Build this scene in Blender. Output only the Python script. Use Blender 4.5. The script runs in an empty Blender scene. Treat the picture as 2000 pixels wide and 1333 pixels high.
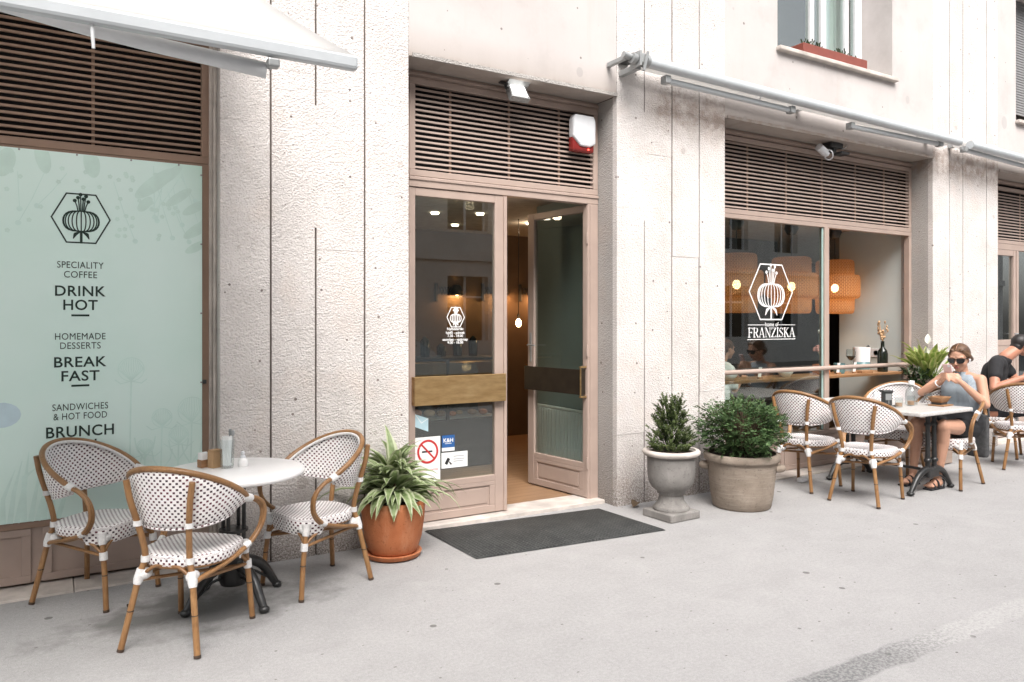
import bpy, bmesh, math, random
from mathutils import Vector, Matrix, Quaternion

random.seed(7)
PI = math.pi
R = math.radians
sc = bpy.context.scene
COL = sc.collection

# ------------------------------------------------------------------ camera
cd = bpy.data.cameras.new("camera")
cam = bpy.data.objects.new("camera", cd)
COL.objects.link(cam)
cam.location = (0, 0, 1.6)
cam.rotation_euler = (R(90), 0, -math.atan(1480 / 2450.0))
cd.sensor_width = 36.0
cd.lens = 36.0 * 1480 / 2000
cd.shift_y = -36.5 / 2000
cd.clip_start = 0.05
cd.clip_end = 500
sc.camera = cam

# ------------------------------------------------------------------ world and light
SUN_EL, SUN_AZ = 50, 200          # overcast: a broad soft sun above the street
w = bpy.data.worlds.new("World")
sc.world = w
w.use_nodes = True
nt = w.node_tree
bg = nt.nodes["Background"]
sky = nt.nodes.new("ShaderNodeTexSky")
sky.sky_type = 'NISHITA'
sky.sun_disc = False
sky.sun_elevation = R(SUN_EL)
sky.sun_rotation = R(SUN_AZ)
sky.dust_density = 4.0
hs = nt.nodes.new("ShaderNodeHueSaturation")
hs.inputs['Saturation'].default_value = 0.22
nt.links.new(sky.outputs[0], hs.inputs['Color'])
nt.links.new(hs.outputs[0], bg.inputs[0])
bg.inputs[1].default_value = 0.125
sl = bpy.data.lights.new("sun", 'SUN')
sl.energy = 1.3
sl.angle = R(38)
sl.color = (1.0, 0.945, 0.90)
so = bpy.data.objects.new("sun", sl)
COL.objects.link(so)
# direction light travels
az = R(SUN_AZ)
sd = Vector((math.sin(az) * math.cos(R(SUN_EL)), math.cos(az) * math.cos(R(SUN_EL)), math.sin(R(SUN_EL))))
so.rotation_euler = (-sd).to_track_quat('-Z', 'Y').to_euler()

sc.view_settings.view_transform = 'Standard'
sc.view_settings.look = 'None'
sc.view_settings.exposure = 1.56
sc.view_settings.gamma = 1.0
sc.cycles.use_denoising = True
sc.cycles.max_bounces = 10
sc.cycles.transparent_max_bounces = 16
sc.cycles.sample_clamp_indirect = 6.0


# ------------------------------------------------------------------ materials
class NT:
    def __init__(s, name):
        s.m = bpy.data.materials.new(name)
        s.m.use_nodes = True
        s.t = s.m.node_tree
        s.b = s.t.nodes["Principled BSDF"]
        s.out = s.t.nodes["Material Output"]

    def n(s, typ, **kw):
        nd = s.t.nodes.new(typ)
        for k, v in kw.items():
            setattr(nd, k, v)
        return nd

    def l(s, a, b):
        s.t.links.new(a, b)

    def coord(s, kind='Object'):
        return s.n("ShaderNodeTexCoord").outputs[kind]

    def noise(s, vec, scale, detail=6, rough=.55):
        nd = s.n("ShaderNodeTexNoise")
        nd.inputs['Scale'].default_value = scale
        nd.inputs['Detail'].default_value = detail
        nd.inputs['Roughness'].default_value = rough
        s.l(vec, nd.inputs['Vector'])
        return nd.outputs['Fac']

    def voro(s, vec, scale, feature='F1'):
        nd = s.n("ShaderNodeTexVoronoi", feature=feature)
        nd.inputs['Scale'].default_value = scale
        s.l(vec, nd.inputs['Vector'])
        return nd

    def spots(s, u, v, scale, r):
        """round spots of uneven size scattered over a plane; u, v are its two coordinates"""
        cb = s.n("ShaderNodeCombineXYZ")
        s.l(u, cb.inputs[0])
        s.l(v, cb.inputs[1])
        nd = s.n("ShaderNodeTexVoronoi", feature='F1', voronoi_dimensions='2D')
        nd.inputs['Scale'].default_value = scale
        s.l(cb.outputs[0], nd.inputs['Vector'])
        rr = s.math('MULTIPLY', s.math('POWER', s.sep(nd.outputs['Color'])[0], 2.0), r * scale)
        return s.math('LESS_THAN', nd.outputs['Distance'], rr)

    def ramp(s, fac, stops):
        nd = s.n("ShaderNodeValToRGB")
        e = nd.color_ramp.elements
        while len(e) > 1:
            e.remove(e[-1])
        e[0].position = stops[0][0]
        e[0].color = (*stops[0][1], 1) if len(stops[0][1]) == 3 else stops[0][1]
        for p, c in stops[1:]:
            q = e.new(p)
            q.color = (*c, 1) if len(c) == 3 else c
        s.l(fac, nd.inputs[0])
        return nd.outputs[0]

    def math(s, op, a, b=None):
        nd = s.n("ShaderNodeMath", operation=op)
        for i, x in enumerate((a, b)):
            if x is None:
                continue
            if isinstance(x, (int, float)):
                nd.inputs[i].default_value = x
            else:
                s.l(x, nd.inputs[i])
        return nd.outputs[0]

    def mix(s, fac, a, b, blend='MIX'):
        nd = s.n("ShaderNodeMix", data_type='RGBA', blend_type=blend)
        if isinstance(fac, (int, float)):
            nd.inputs[0].default_value = fac
        else:
            s.l(fac, nd.inputs[0])
        for i, x in ((6, a), (7, b)):
            if isinstance(x, tuple):
                nd.inputs[i].default_value = (*x, 1) if len(x) == 3 else x
            else:
                s.l(x, nd.inputs[i])
        return nd.outputs[2]

    def mapping(s, vec, scale=(1, 1, 1), rot=(0, 0, 0), loc=(0, 0, 0)):
        nd = s.n("ShaderNodeMapping")
        nd.inputs['Scale'].default_value = scale
        nd.inputs['Rotation'].default_value = rot
        nd.inputs['Location'].default_value = loc
        s.l(vec, nd.inputs['Vector'])
        return nd.outputs[0]

    def sep(s, vec):
        nd = s.n("ShaderNodeSeparateXYZ")
        s.l(vec, nd.inputs[0])
        return nd.outputs

    def bump(s, h, strength=.3, dist=.01, prev=None):
        nd = s.n("ShaderNodeBump")
        nd.inputs['Strength'].default_value = strength
        nd.inputs['Distance'].default_value = dist
        s.l(h, nd.inputs['Height'])
        if prev is not None:
            s.l(prev, nd.inputs['Normal'])
        return nd.outputs[0]

    def fin(s, col=None, rough=.5, metal=0, nrm=None, spec=.5):
        b = s.b
        if col is not None:
            if isinstance(col, tuple):
                b.inputs['Base Color'].default_value = (*col, 1)
            else:
                s.l(col, b.inputs['Base Color'])
        if isinstance(rough, (int, float)):
            b.inputs['Roughness'].default_value = rough
        else:
            s.l(rough, b.inputs['Roughness'])
        b.inputs['Metallic'].default_value = metal
        b.inputs['Specular IOR Level'].default_value = spec
        if nrm is not None:
            s.l(nrm, b.inputs['Normal'])
        return s.m


def sc_(c, k):
    return tuple(min(1, x * k) for x in c)


def pm(name, col, rough=.5, metal=0, var=.15, nscale=12, bump=0, bscale=80, spec=.5, bdist=.004):
    a = NT(name)
    v = a.coord()
    n = a.noise(v, nscale)
    c = a.ramp(n, [(.3, sc_(col, 1 - var)), (.7, sc_(col, 1 + var))])
    nr = a.bump(a.noise(v, bscale, 4), bump, bdist) if bump else None
    return a.fin(c, rough, metal, nr, spec)


def m_stone(name, base, dark=0.0, scale=1.0):
    a = NT(name)
    v = a.coord()
    pit = a.voro(a.mapping(v, (1, 1, 1.15)), 70 * scale).outputs['Distance']
    fine = a.noise(v, 95 * scale, 5, .6)
    mid = a.noise(v, 26 * scale, 5, .6)
    h = a.math('ADD', a.math('MULTIPLY', pit, .8), a.math('ADD', a.math('MULTIPLY', fine, .7), a.math('MULTIPLY', mid, .5)))
    big = a.noise(v, 1.3, 6, .6)
    c = a.ramp(big, [(.3, sc_(base, .88 - dark)), (.7, sc_(base, 1.06 - dark))])
    warm = a.noise(v, 3.1, 4, .5)
    c = a.mix(a.ramp(warm, [(.52, (0, 0, 0)), (.72, (.35, .35, .35))]), c, (base[0] * .98, base[1] * .86, base[2] * .78))
    blot = a.ramp(a.noise(v, 2.4, 7, .7), [(.50, (0, 0, 0)), (.70, (.6, .6, .6))])
    c = a.mix(blot, c, (base[0] * .74, base[1] * .73, base[2] * .72))
    c = a.mix(a.ramp(a.math('ADD', pit, a.math('MULTIPLY', fine, .25)), [(.16, (.8, .8, .8)), (.34, (0, 0, 0))]), c, (base[0] * .62, base[1] * .60, base[2] * .58))
    # grime held in the deepest pits and in vertical runs
    pits = a.ramp(a.noise(v, 120 * scale, 3, .7), [(.33 + dark * .35, (1, 1, 1)), (.43 + dark * .35, (0, 0, 0))])
    run = a.ramp(a.noise(a.mapping(v, (9, 9, .6)), 1.0, 5, .65), [(.55, (.18, .18, .18)), (.75, (.75, .75, .75))])
    c = a.mix(a.math('MULTIPLY', pits, run), c, (.13, .105, .085))
    ox = a.sep(v)
    c = a.mix(a.math('MULTIPLY', a.spots(a.math('ADD', ox[0], ox[1]), ox[2], 5.0, .011), .8), c, (.13, .10, .085))
    c = a.mix(a.math('MULTIPLY', a.spots(a.math('ADD', ox[0], .37), a.math('ADD', ox[2], .21), 1.1, .04), .35), c, (.30, .25, .22))
    z = a.sep(v)[2]
    # brown water stain at lintel height on the piers under the long awning
    zs_ = a.math('MULTIPLY', a.math('ADD', z, a.math('MULTIPLY', mid, .25)), .1)
    st_ = a.ramp(zs_, [(.338, (0, 0, 0)), (.362, (.85, .85, .85)), (.378, (.75, .75, .75)), (.388, (0, 0, 0))])
    xs_ = a.ramp(a.math('MULTIPLY', a.sep(v)[0], .1), [(.44, (0, 0, 0)), (.47, (1, 1, 1))])
    c = a.mix(a.math('MULTIPLY', a.math('MULTIPLY', st_, xs_), a.ramp(a.noise(v, 9, 4), [(.35, (.4, .4, .4)), (.6, (1, 1, 1))])), c, (.26, .20, .165))
    # splash zone grime near the pavement
    low = a.ramp(a.math('ADD', z, a.math('MULTIPLY', mid, .35)), [(.20, (.9, .9, .9)), (.50, (.45, .45, .45)), (.95, (0, 0, 0))])
    c = a.mix(a.math('MULTIPLY', low, a.ramp(fine, [(.42, (1, 1, 1)), (.62, (.25, .25, .25))])), c, (.17, .14, .12))
    return a.fin(c, .93, 0, a.bump(h, .8, .0095), .2)


def m_plaster():
    a = NT("plaster_panel")
    v = a.coord()
    c = a.ramp(a.noise(v, 1.1, 6, .6), [(.3, (.475, .44, .424)), (.7, (.545, .508, .49))])
    run = a.noise(a.mapping(v, (6, 6, .4)), 1.0, 5, .65)
    c = a.mix(a.ramp(run, [(.56, (0, 0, 0)), (.78, (.45, .45, .45))]), c, (.44, .38, .34))
    # round repair patches
    ox = a.sep(v)
    c = a.mix(a.math('MULTIPLY', a.spots(ox[0], a.math('MULTIPLY', ox[2], .8), 1.5, .075), .55), c, (.36, .345, .34))
    c = a.mix(a.math('MULTIPLY', a.spots(ox[0], ox[2], 2.6, .014), .8), c, (.15, .13, .12))
    blot = a.ramp(a.noise(v, 2.0, 7, .68), [(.52, (0, 0, 0)), (.7, (.5, .5, .5))])
    c = a.mix(blot, c, (.40, .365, .35))
    # rust, grime and painted awning shade at the drip edge of the lintel
    z = a.sep(v)[2]
    zz = a.math('MULTIPLY', a.math('ADD', z, a.math('MULTIPLY', run, .12)), .1)
    e = a.ramp(zz, [(.361, (.75, .75, .75)), (.368, (.35, .35, .35)), (.388, (0, 0, 0))])
    c = a.mix(e, c, (.27, .22, .18))
    return a.fin(c, .9, 0, a.bump(a.noise(v, 60, 5), .15, .004), .2)


def m_asphalt():
    a = NT("pavement_asphalt")
    v = a.coord()
    big = a.noise(v, .55, 6, .6)
    mid = a.noise(v, 3.5, 6, .65)
    fine = a.noise(v, 170, 4, .7)
    c = a.ramp(a.math('ADD', a.math('MULTIPLY', big, .5), a.math('MULTIPLY', mid, .5)),
               [(.34, (.28, .274, .271)), (.5, (.325, .318, .315)), (.64, (.36, .352, .348))])
    c = a.mix(.45, c, a.ramp(fine, [(.35, (.22, .215, .212)), (.65, (.43, .42, .415))]))
    gr = a.noise(v, 48, 3, .75)
    c = a.mix(.16, c, a.ramp(gr, [(.36, (.19, .185, .182)), (.64, (.47, .46, .455))]))
    st = a.voro(v, 150).outputs['Distance']
    c = a.mix(a.ramp(st, [(.10, (.35, .35, .35)), (.25, (0, 0, 0))]), c, (.14, .138, .135))
    bl = a.ramp(a.noise(a.mapping(v, (1, 1.6, 1)), 1.9, 7, .68), [(.50, (0, 0, 0)), (.70, (.18, .18, .18))])
    c = a.mix(bl, c, (.20, .195, .19))
    pale = a.ramp(a.noise(a.mapping(v, (1.3, 1, 1), loc=(7, 3, 0)), 2.6, 6, .65), [(.54, (0, 0, 0)), (.72, (.16, .16, .16))])
    c = a.mix(pale, c, (.45, .44, .43))
    ox = a.sep(v)
    c = a.mix(a.math('MULTIPLY', a.spots(ox[0], ox[1], 1.7, .022), .75), c, (.10, .095, .09))
    c = a.mix(a.math('MULTIPLY', a.spots(a.math('ADD', ox[0], .3), a.math('MULTIPLY', ox[1], 1.7), 4.2, .009), .8), c, (.09, .08, .075))
    # damp stains and painted-in contact shade round the left table
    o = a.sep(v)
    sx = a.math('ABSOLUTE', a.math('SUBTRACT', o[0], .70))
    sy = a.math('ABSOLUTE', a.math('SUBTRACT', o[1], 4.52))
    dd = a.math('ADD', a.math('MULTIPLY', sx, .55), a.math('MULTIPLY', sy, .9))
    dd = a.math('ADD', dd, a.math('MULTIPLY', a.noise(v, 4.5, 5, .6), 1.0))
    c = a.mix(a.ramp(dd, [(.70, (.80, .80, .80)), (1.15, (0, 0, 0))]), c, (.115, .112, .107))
    # worn mortar seam along the pavement
    wob = a.math('MULTIPLY', a.math('SUBTRACT', a.noise(v, 6, 4, .6), .5), .09)
    sd_ = a.math('ABSOLUTE', a.math('ADD', a.math('SUBTRACT', o[1], 2.17), wob))
    band = a.ramp(sd_, [(.065, (1, 1, 1)), (.085, (0, 0, 0))])
    xr = a.ramp(a.math('MULTIPLY', o[0], .1), [(.26, (0, 0, 0)), (.29, (1, 1, 1)), (.36, (.8, .8, .8)), (.40, (.1, .1, .1))])
    xl = a.ramp(a.math('MULTIPLY', o[0], .1), [(.34, (0, 0, 0)), (.38, (1, 1, 1)), (.60, (.9, .9, .9)), (.70, (0, 0, 0))])
    grit = a.ramp(a.noise(v, 55, 3, .7), [(.44, (1, 1, 1)), (.56, (0, 0, 0))])
    c = a.mix(a.math('MULTIPLY', a.math('MULTIPLY', band, xr), a.math('ADD', a.math('MULTIPLY', grit, .55), .35)), c, (.125, .127, .127))
    c = a.mix(a.math('MULTIPLY', a.math('MULTIPLY', band, xl), a.math('ADD', a.math('MULTIPLY', grit, -.4), .50)), c, (.45, .44, .43))
    h = a.math('ADD', fine, a.math('MULTIPLY', st, .8))
    return a.fin(c, .9, 0, a.bump(h, .35, .004), .25)


def m_weave(name, dark=(.035, .014, .022)):
    a = NT(name)
    uv = a.coord('UV')
    o = a.sep(uv)
    cu, cv = .0285, .0152
    row = a.math('DIVIDE', o[1], cv)
    fr = a.math('FLOOR', row)
    off = a.math('MULTIPLY', a.math('MODULO', a.math('ABSOLUTE', fr), 2), .5)
    u = a.math('ADD', a.math('DIVIDE', o[0], cu), off)
    fu = a.math('ABSOLUTE', a.math('SUBTRACT', a.math('FRACT', a.math('ADD', u, 200)), .5))
    fv = a.math('ABSOLUTE', a.math('SUBTRACT', a.math('FRACT', a.math('ADD', row, 200)), .5))
    k = a.math('MULTIPLY', a.math('LESS_THAN', fu, .19), a.math('LESS_THAN', fv, .335))
    n = a.noise(uv, 30, 3)
    white = a.ramp(n, [(.3, (.74, .71, .695)), (.7, (.82, .80, .79))])
    c = a.mix(k, white, a.ramp(a.noise(uv, 14, 2), [(.4, dark), (.62, (dark[0] * 3.2, dark[1] * 1.1, dark[2] * 1.4))]))
    h = a.math('ADD', a.math('SINE', a.math('MULTIPLY', u, 4 * PI)), a.math('SINE', a.math('MULTIPLY', row, 2 * PI)))
    return a.fin(c, .5, 0, a.bump(h, .2, .0015), .4)


def m_bamboo():
    a = NT("bamboo_tube")
    v = a.coord()
    n = a.noise(v, 9, 5)
    c = a.ramp(n, [(.3, (.20, .098, .036)), (.55, (.28, .146, .058)), (.75, (.35, .195, .085))])
    st = a.noise(a.mapping(v, (60, 60, 5)), 2.0, 4, .6)
    c = a.mix(a.ramp(st, [(.5, (0, 0, 0)), (.7, (.5, .5, .5))]), c, (.12, .052, .018))
    return a.fin(c, .38, 0, a.bump(st, .08, .002), .5)


def m_glass(name, tint=(.93, .97, .95), k=1.35, base=.0):
    a = NT(name)
    for nd in list(a.t.nodes):
        if nd.type == 'BSDF_PRINCIPLED':
            a.t.nodes.remove(nd)
    tr = a.n("ShaderNodeBsdfTransparent")
    tr.inputs[0].default_value = (*tint, 1)
    gl = a.n("ShaderNodeBsdfGlossy")
    gl.inputs['Roughness'].default_value = 0.0
    fr = a.n("ShaderNodeFresnel")
    ge = a.n("ShaderNodeNewGeometry")
    mp = a.n("ShaderNodeMapRange")
    a.l(ge.outputs['Backfacing'], mp.inputs[0])
    mp.inputs[3].default_value = 1.5
    mp.inputs[4].default_value = 1 / 1.5
    a.l(mp.outputs[0], fr.inputs[0])
    f = a.math('MINIMUM', a.math('ADD', a.math('MULTIPLY', fr.outputs[0], k), base), 1.0)
    mx = a.n("ShaderNodeMixShader")
    a.l(f, mx.inputs[0])
    a.l(tr.outputs[0], mx.inputs[1])
    a.l(gl.outputs[0], mx.inputs[2])
    a.l(mx.outputs[0], a.out.inputs[0])
    return a.m


def m_emit(name, col, s):
    a = NT(name)
    a.b.inputs['Base Color'].default_value = (*col, 1)
    a.b.inputs['Emission Color'].default_value = (*col, 1)
    a.b.inputs['Emission Strength'].default_value = s
    return a.m


def m_shade():
    """woven bamboo lampshade: diagonal strands with gaps, light passes through"""
    a = NT("woven_bamboo_shade")
    uv = a.coord('UV')
    o = a.sep(uv)
    p = a.math('ADD', o[0], o[1])
    q = a.math('SUBTRACT', o[0], o[1])
    f1 = a.math('FRACT', a.math('ADD', a.math('MULTIPLY', p, 25), 500))
    f2 = a.math('FRACT', a.math('ADD', a.math('MULTIPLY', q, 25), 500))
    g1 = a.math('FRACT', a.math('ADD', a.math('MULTIPLY', p, 110), 500))
    g2 = a.math('FRACT', a.math('ADD', a.math('MULTIPLY', q, 110), 500))
    gap = a.math('MULTIPLY', a.math('GREATER_THAN', g1, .60), a.math('GREATER_THAN', g2, .60))
    strand = a.math('MULTIPLY', a.math('ADD', f1, f2), .5)
    c = a.ramp(strand, [(.15, (.14, .060, .022)), (.5, (.56, .34, .17)), (.85, (.18, .08, .03))])
    a.fin(c, .6)
    tl = a.n("ShaderNodeBsdfTranslucent")
    a.l(c, tl.inputs[0])
    m1 = a.n("ShaderNodeMixShader")
    m1.inputs[0].default_value = .42
    a.l(a.b.outputs[0], m1.inputs[1])
    a.l(tl.outputs[0], m1.inputs[2])
    tr = a.n("ShaderNodeBsdfTransparent")
    m2 = a.n("ShaderNodeMixShader")
    a.l(a.math('MULTIPLY', gap, .8), m2.inputs[0])
    a.l(m1.outputs[0], m2.inputs[1])
    a.l(tr.outputs[0], m2.inputs[2])
    a.l(m2.outputs[0], a.out.inputs[0])
    return a.m


def m_leaf(name, c0, c1, edge=None, trans=.3, rough=.45):
    a = NT(name)
    v = a.coord()
    n = a.noise(v, 22, 3)
    c = a.ramp(n, [(.32, c0), (.68, c1)])
    if edge:
        x = a.sep(a.coord('UV'))[0]
        e = a.math('ABSOLUTE', a.math('SUBTRACT', x, .5))
        c = a.mix(a.ramp(a.math('ADD', e, a.math('MULTIPLY', n, .12)), [(.30, (0, 0, 0)), (.42, (1, 1, 1))]), c, edge)
    a.fin(c, rough, 0, None, .4)
    tl = a.n("ShaderNodeBsdfTranslucent")
    a.l(c, tl.inputs[0])
    m1 = a.n("ShaderNodeMixShader")
    m1.inputs[0].default_value = trans
    a.l(a.b.outputs[0], m1.inputs[1])
    a.l(tl.outputs[0], m1.inputs[2])
    a.l(m1.outputs[0], a.out.inputs[0])
    return a.m


def m_wood(name, c0, c1, axis=0, plank=.12, rough=.5):
    a = NT(name)
    v = a.coord()
    sc3 = [14, 14, 14]
    sc3[axis] = 1.2
    g = a.noise(a.mapping(v, tuple(sc3)), 1.6, 7, .65)
    c = a.ramp(g, [(.3, c0), (.7, c1)])
    if plank:
        o = a.sep(v)[1 - axis if axis < 2 else 0]
        f = a.math('FRACT', a.math('ADD', a.math('DIVIDE', o, plank), 100))
        c = a.mix(a.math('LESS_THAN', f, .03), c, sc_(c0, .35))
    return a.fin(c, rough, 0, a.bump(g, .1, .002), .4)


def m_speck(name, base, s1, s2, scale=130, rough=.3):
    a = NT(name)
    v = a.coord()
    vo = a.voro(v, scale)
    r = a.sep(vo.outputs['Color'])[0]
    c = a.ramp(r, [(.0, s1), (.22, s1), (.24, base), (.72, base), (.74, s2), (1, s2)])
    c = a.mix(.5, c, base)
    c = a.mix(a.ramp(a.noise(v, 3, 4), [(.4, (0, 0, 0)), (.8, (.25, .25, .25))]), c, sc_(base, .75))
    return a.fin(c, rough, 0, None, .5)


def m_clay(name, c0, c1, streak=(.6, .5, .42), band=True, rough=.85):
    a = NT(name)
    v = a.coord()
    n = a.noise(v, 5, 6, .6)
    c = a.ramp(n, [(.3, c0), (.7, c1)])
    s = a.noise(a.mapping(v, (3, 3, 40)) if band else a.mapping(v, (14, 14, 3)), 1.3, 5, .7)
    c = a.mix(a.ramp(s, [(.5, (0, 0, 0)), (.75, (.5, .5, .5))]), c, streak)
    p = a.ramp(a.noise(v, 45, 4, .7), [(.33, (.6, .6, .6)), (.42, (0, 0, 0))])
    c = a.mix(p, c, sc_(c0, .6))
    return a.fin(c, rough, 0, a.bump(a.math('ADD', s, a.noise(v, 90, 4)), .3, .005), .25)


def m_rubber():
    a = NT("rubber_mat")
    v = a.coord()
    o = a.sep(v)
    gx = a.math('FRACT', a.math('ADD', a.math('MULTIPLY', o[0], 34), 300))
    gy = a.math('FRACT', a.math('ADD', a.math('MULTIPLY', o[1], 34), 300))
    hole = a.math('MULTIPLY', a.math('GREATER_THAN', gx, .42), a.math('GREATER_THAN', gy, .42))
    n = a.noise(v, 5, 5)
    c = a.ramp(n, [(.3, (.030, .032, .032)), (.7, (.058, .060, .058))])
    c = a.mix(a.math('MULTIPLY', hole, .7), c, (.008, .008, .008))
    d = a.ramp(a.noise(v, 60, 3, .7), [(.58, (0, 0, 0)), (.68, (.7, .7, .7))])
    c = a.mix(a.math('MULTIPLY', d, .6), c, (.20, .19, .18))
    return a.fin(c, .75, 0, a.bump(hole, -.6, .004), .3)


def m_brass():
    a = NT("aged_brass")
    v = a.coord()
    n = a.noise(a.mapping(v, (3, 3, 12)), 2.2, 6, .6)
    c = a.ramp(n, [(.3, (.36, .225, .095)), (.55, (.50, .335, .16)), (.75, (.60, .43, .23))])
    r = a.ramp(n, [(.3, (.5, .5, .5)), (.7, (.36, .36, .36))])
    return a.fin(c, r, .85, None, .5)


def m_rib(name, col):
    a = NT(name)
    v = a.coord()
    o = a.sep(v)
    s = a.math('SINE', a.math('MULTIPLY', a.math('ADD', o[1], o[0]), 520))
    c = a.mix(a.ramp(s, [(.0, (.25, .25, .25)), (1, (0, 0, 0))]), col, sc_(col, .7))
    return a.fin(c, .9, 0, a.bump(s, .3, .002), .2)


M = {}
M['stone'] = m_stone("bush_hammered_stone", (.66, .62, .595))
M['reveal'] = m_stone("grey_reveal_stone", (.47, .445, .42), .10, 1.15)
M['joint'] = pm("dark_joint", (.10, .08, .07), .9)
M['sill_stone'] = pm("pale_threshold_stone", (.50, .45, .41), .85, var=.25, nscale=6, bump=.4, bscale=60)
M['plaster'] = m_plaster()
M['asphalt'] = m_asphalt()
M['taupe'] = pm("taupe_paint", (.385, .295, .25), .45, var=.08, nscale=4)
M['taupe_dark'] = pm("brown_paint", (.285, .185, .132), .45, var=.1, nscale=4)
M['void'] = pm("dark_void", (.006, .005, .005), .95)
M['mint'] = None
M['weave'] = m_weave("woven_seat_dark_dots")
M['bamboo'] = m_bamboo()
M['wrap'] = pm("white_binding", (.70, .69, .68), .5, var=.12, nscale=90, bump=.5, bscale=160)
M['cap'] = pm("dark_foot_cap", (.05, .03, .02), .6)
M['white_top'] = pm("white_tabletop", (.84, .83, .82), .3, var=.03, nscale=5)
M['iron'] = pm("black_cast_iron", (.018, .018, .018), .35, var=.3, nscale=30, bump=.15, bscale=70)
M['terrazzo'] = m_speck("terrazzo_top", (.56, .545, .52), (.36, .35, .34), (.66, .65, .64))
M['awning'] = pm("white_awning_fabric", (.72, .71, .695), .9, var=.03, nscale=3, bump=.15, bscale=300)
_t = M['awning'].node_tree
_tl = _t.nodes.new("ShaderNodeBsdfTranslucent")
_tl.inputs[0].default_value = (.80, .79, .775, 1)
_mx = _t.nodes.new("ShaderNodeMixShader")
_mx.inputs[0].default_value = .55
_t.links.new(_t.nodes["Principled BSDF"].outputs[0], _mx.inputs[1])
_t.links.new(_tl.outputs[0], _mx.inputs[2])
_t.links.new(_mx.outputs[0], _t.nodes["Material Output"].inputs[0])
M['white_metal'] = pm("white_painted_metal", (.62, .63, .64), .35, var=.05)
M['bar_metal'] = pm("grey_white_bar_paint", (.47, .495, .51), .35, var=.05)
M['grey_metal'] = pm("grey_metal", (.33, .34, .34), .4, .4, var=.15)
M['dark_metal'] = pm("dark_metal", (.04, .042, .042), .45, var=.3)
M['brass'] = m_brass()
M['glass'] = m_glass("window_glass", (.90, .95, .93), 2.2, .015)
M['clear'] = m_glass("clear_glass", (.95, .97, .97), 1.2)
M['white_vinyl'] = pm("white_vinyl", (.80, .80, .79), .5, var=.02)
M['green_ink'] = pm("dark_green_ink", (.012, .035, .026), .6, var=.1)
M['rubber'] = m_rubber()
M['terracotta'] = m_clay("terracotta", (.36, .115, .045), (.46, .17, .075), (.52, .27, .16), False, .6)
M['clay'] = m_clay("weathered_clay", (.205, .165, .13), (.32, .265, .215), (.42, .375, .325))
M['urn'] = m_clay("weathered_urn_stone", (.165, .155, .145), (.27, .255, .24), (.34, .325, .305), False, .9)
M['soil'] = pm("potting_soil", (.035, .022, .014), .95, bump=.8, bscale=50)
M['floor'] = m_wood("oak_floor", (.20, .115, .062), (.34, .21, .125), 0, .11, .4)
M['shelf'] = m_wood("shelf_wood", (.28, .14, .06), (.42, .23, .11), 0, 0, .45)
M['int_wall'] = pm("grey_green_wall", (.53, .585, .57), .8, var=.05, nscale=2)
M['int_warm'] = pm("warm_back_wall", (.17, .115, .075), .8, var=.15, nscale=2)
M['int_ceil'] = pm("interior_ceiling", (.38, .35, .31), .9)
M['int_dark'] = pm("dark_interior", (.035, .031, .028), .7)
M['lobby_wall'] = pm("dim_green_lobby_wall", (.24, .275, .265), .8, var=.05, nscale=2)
M['rad'] = pm("radiator_enamel", (.85, .86, .84), .4, var=.03)
M['shade'] = m_shade()
M['bulb'] = m_emit("warm_bulb", (1.0, .62, .30), 9)
M['spot'] = m_emit("ceiling_spot", (1.0, .85, .65), 3)
M['led'] = m_emit("led_panel", (1.0, .98, .95), 1.2)
M['red_led'] = m_emit("red_led", (1.0, .05, .03), 3)
M['plastic_white'] = pm("white_plastic", (.66, .67, .69), .4, var=.03)
M['plastic_red'] = pm("red_plastic", (.20, .018, .016), .25, var=.1)
M['kraft'] = pm("kraft_card", (.40, .25, .13), .8, var=.08)
M['paper'] = pm("white_paper", (.78, .78, .77), .8, var=.03)
M['wood_tray'] = m_wood("acacia_wood", (.22, .11, .05), (.36, .20, .10), 0, 0)
M['planter_wood'] = m_wood("weathered_planter_wood", (.27, .205, .165), (.36, .28, .235), 0, .13, .7)
M['boxred'] = pm("red_brown_plastic", (.21, .055, .038), .5, var=.1)
M['skin_f'] = pm("skin_woman", (.50, .275, .185), .5, var=.07, nscale=9)
M['skin_m'] = pm("skin_man", (.42, .19, .12), .5, var=.09, nscale=9)
M['hair'] = m_wood("brown_hair", (.045, .022, .012), (.15, .08, .042), 0, 0, .45)
M['hair_dark'] = pm("dark_hair", (.012, .009, .008), .5, var=.3, nscale=60)
M['top_blue'] = m_rib("ribbed_blue_grey_knit", (.33, .385, .43))
M['black_cloth'] = pm("black_cloth", (.012, .012, .014), .85, var=.3, nscale=18, bump=.3, bscale=40)
M['dark_denim'] = pm("dark_denim", (.022, .025, .032), .85, var=.3, nscale=18)
M['grey_cloth'] = pm("dark_grey_cloth", (.06, .06, .062), .9, var=.3, nscale=30, bump=.5, bscale=60)
M['lens'] = pm("black_lens", (.006, .006, .007), .12, var=.1)
M['lips'] = pm("lips", (.36, .11, .09), .45)
M['phone'] = pm("pink_phone_case", (.62, .42, .40), .35, var=.05)
M['coffee'] = pm("milky_coffee", (.38, .22, .12), .4)
M['leaf_corn'] = m_leaf("variegated_leaf", (.16, .22, .085), (.29, .37, .175), (.48, .52, .34), .3)
M['leaf_con'] = m_leaf("conifer_needles", (.045, .075, .022), (.15, .19, .065), None, .25, .6)
M['leaf_bush'] = m_leaf("bush_leaves", (.032, .072, .026), (.14, .225, .085), None, .25, .5)
M['leaf_lily'] = m_leaf("lily_leaf", (.15, .25, .040), (.36, .44, .12), (.50, .52, .20), .35)
M['leaf_dark'] = m_leaf("dark_leaf", (.015, .03, .010), (.05, .085, .03), None, .2)
M['petal'] = pm("white_spathe", (.72, .72, .64), .6)
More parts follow.
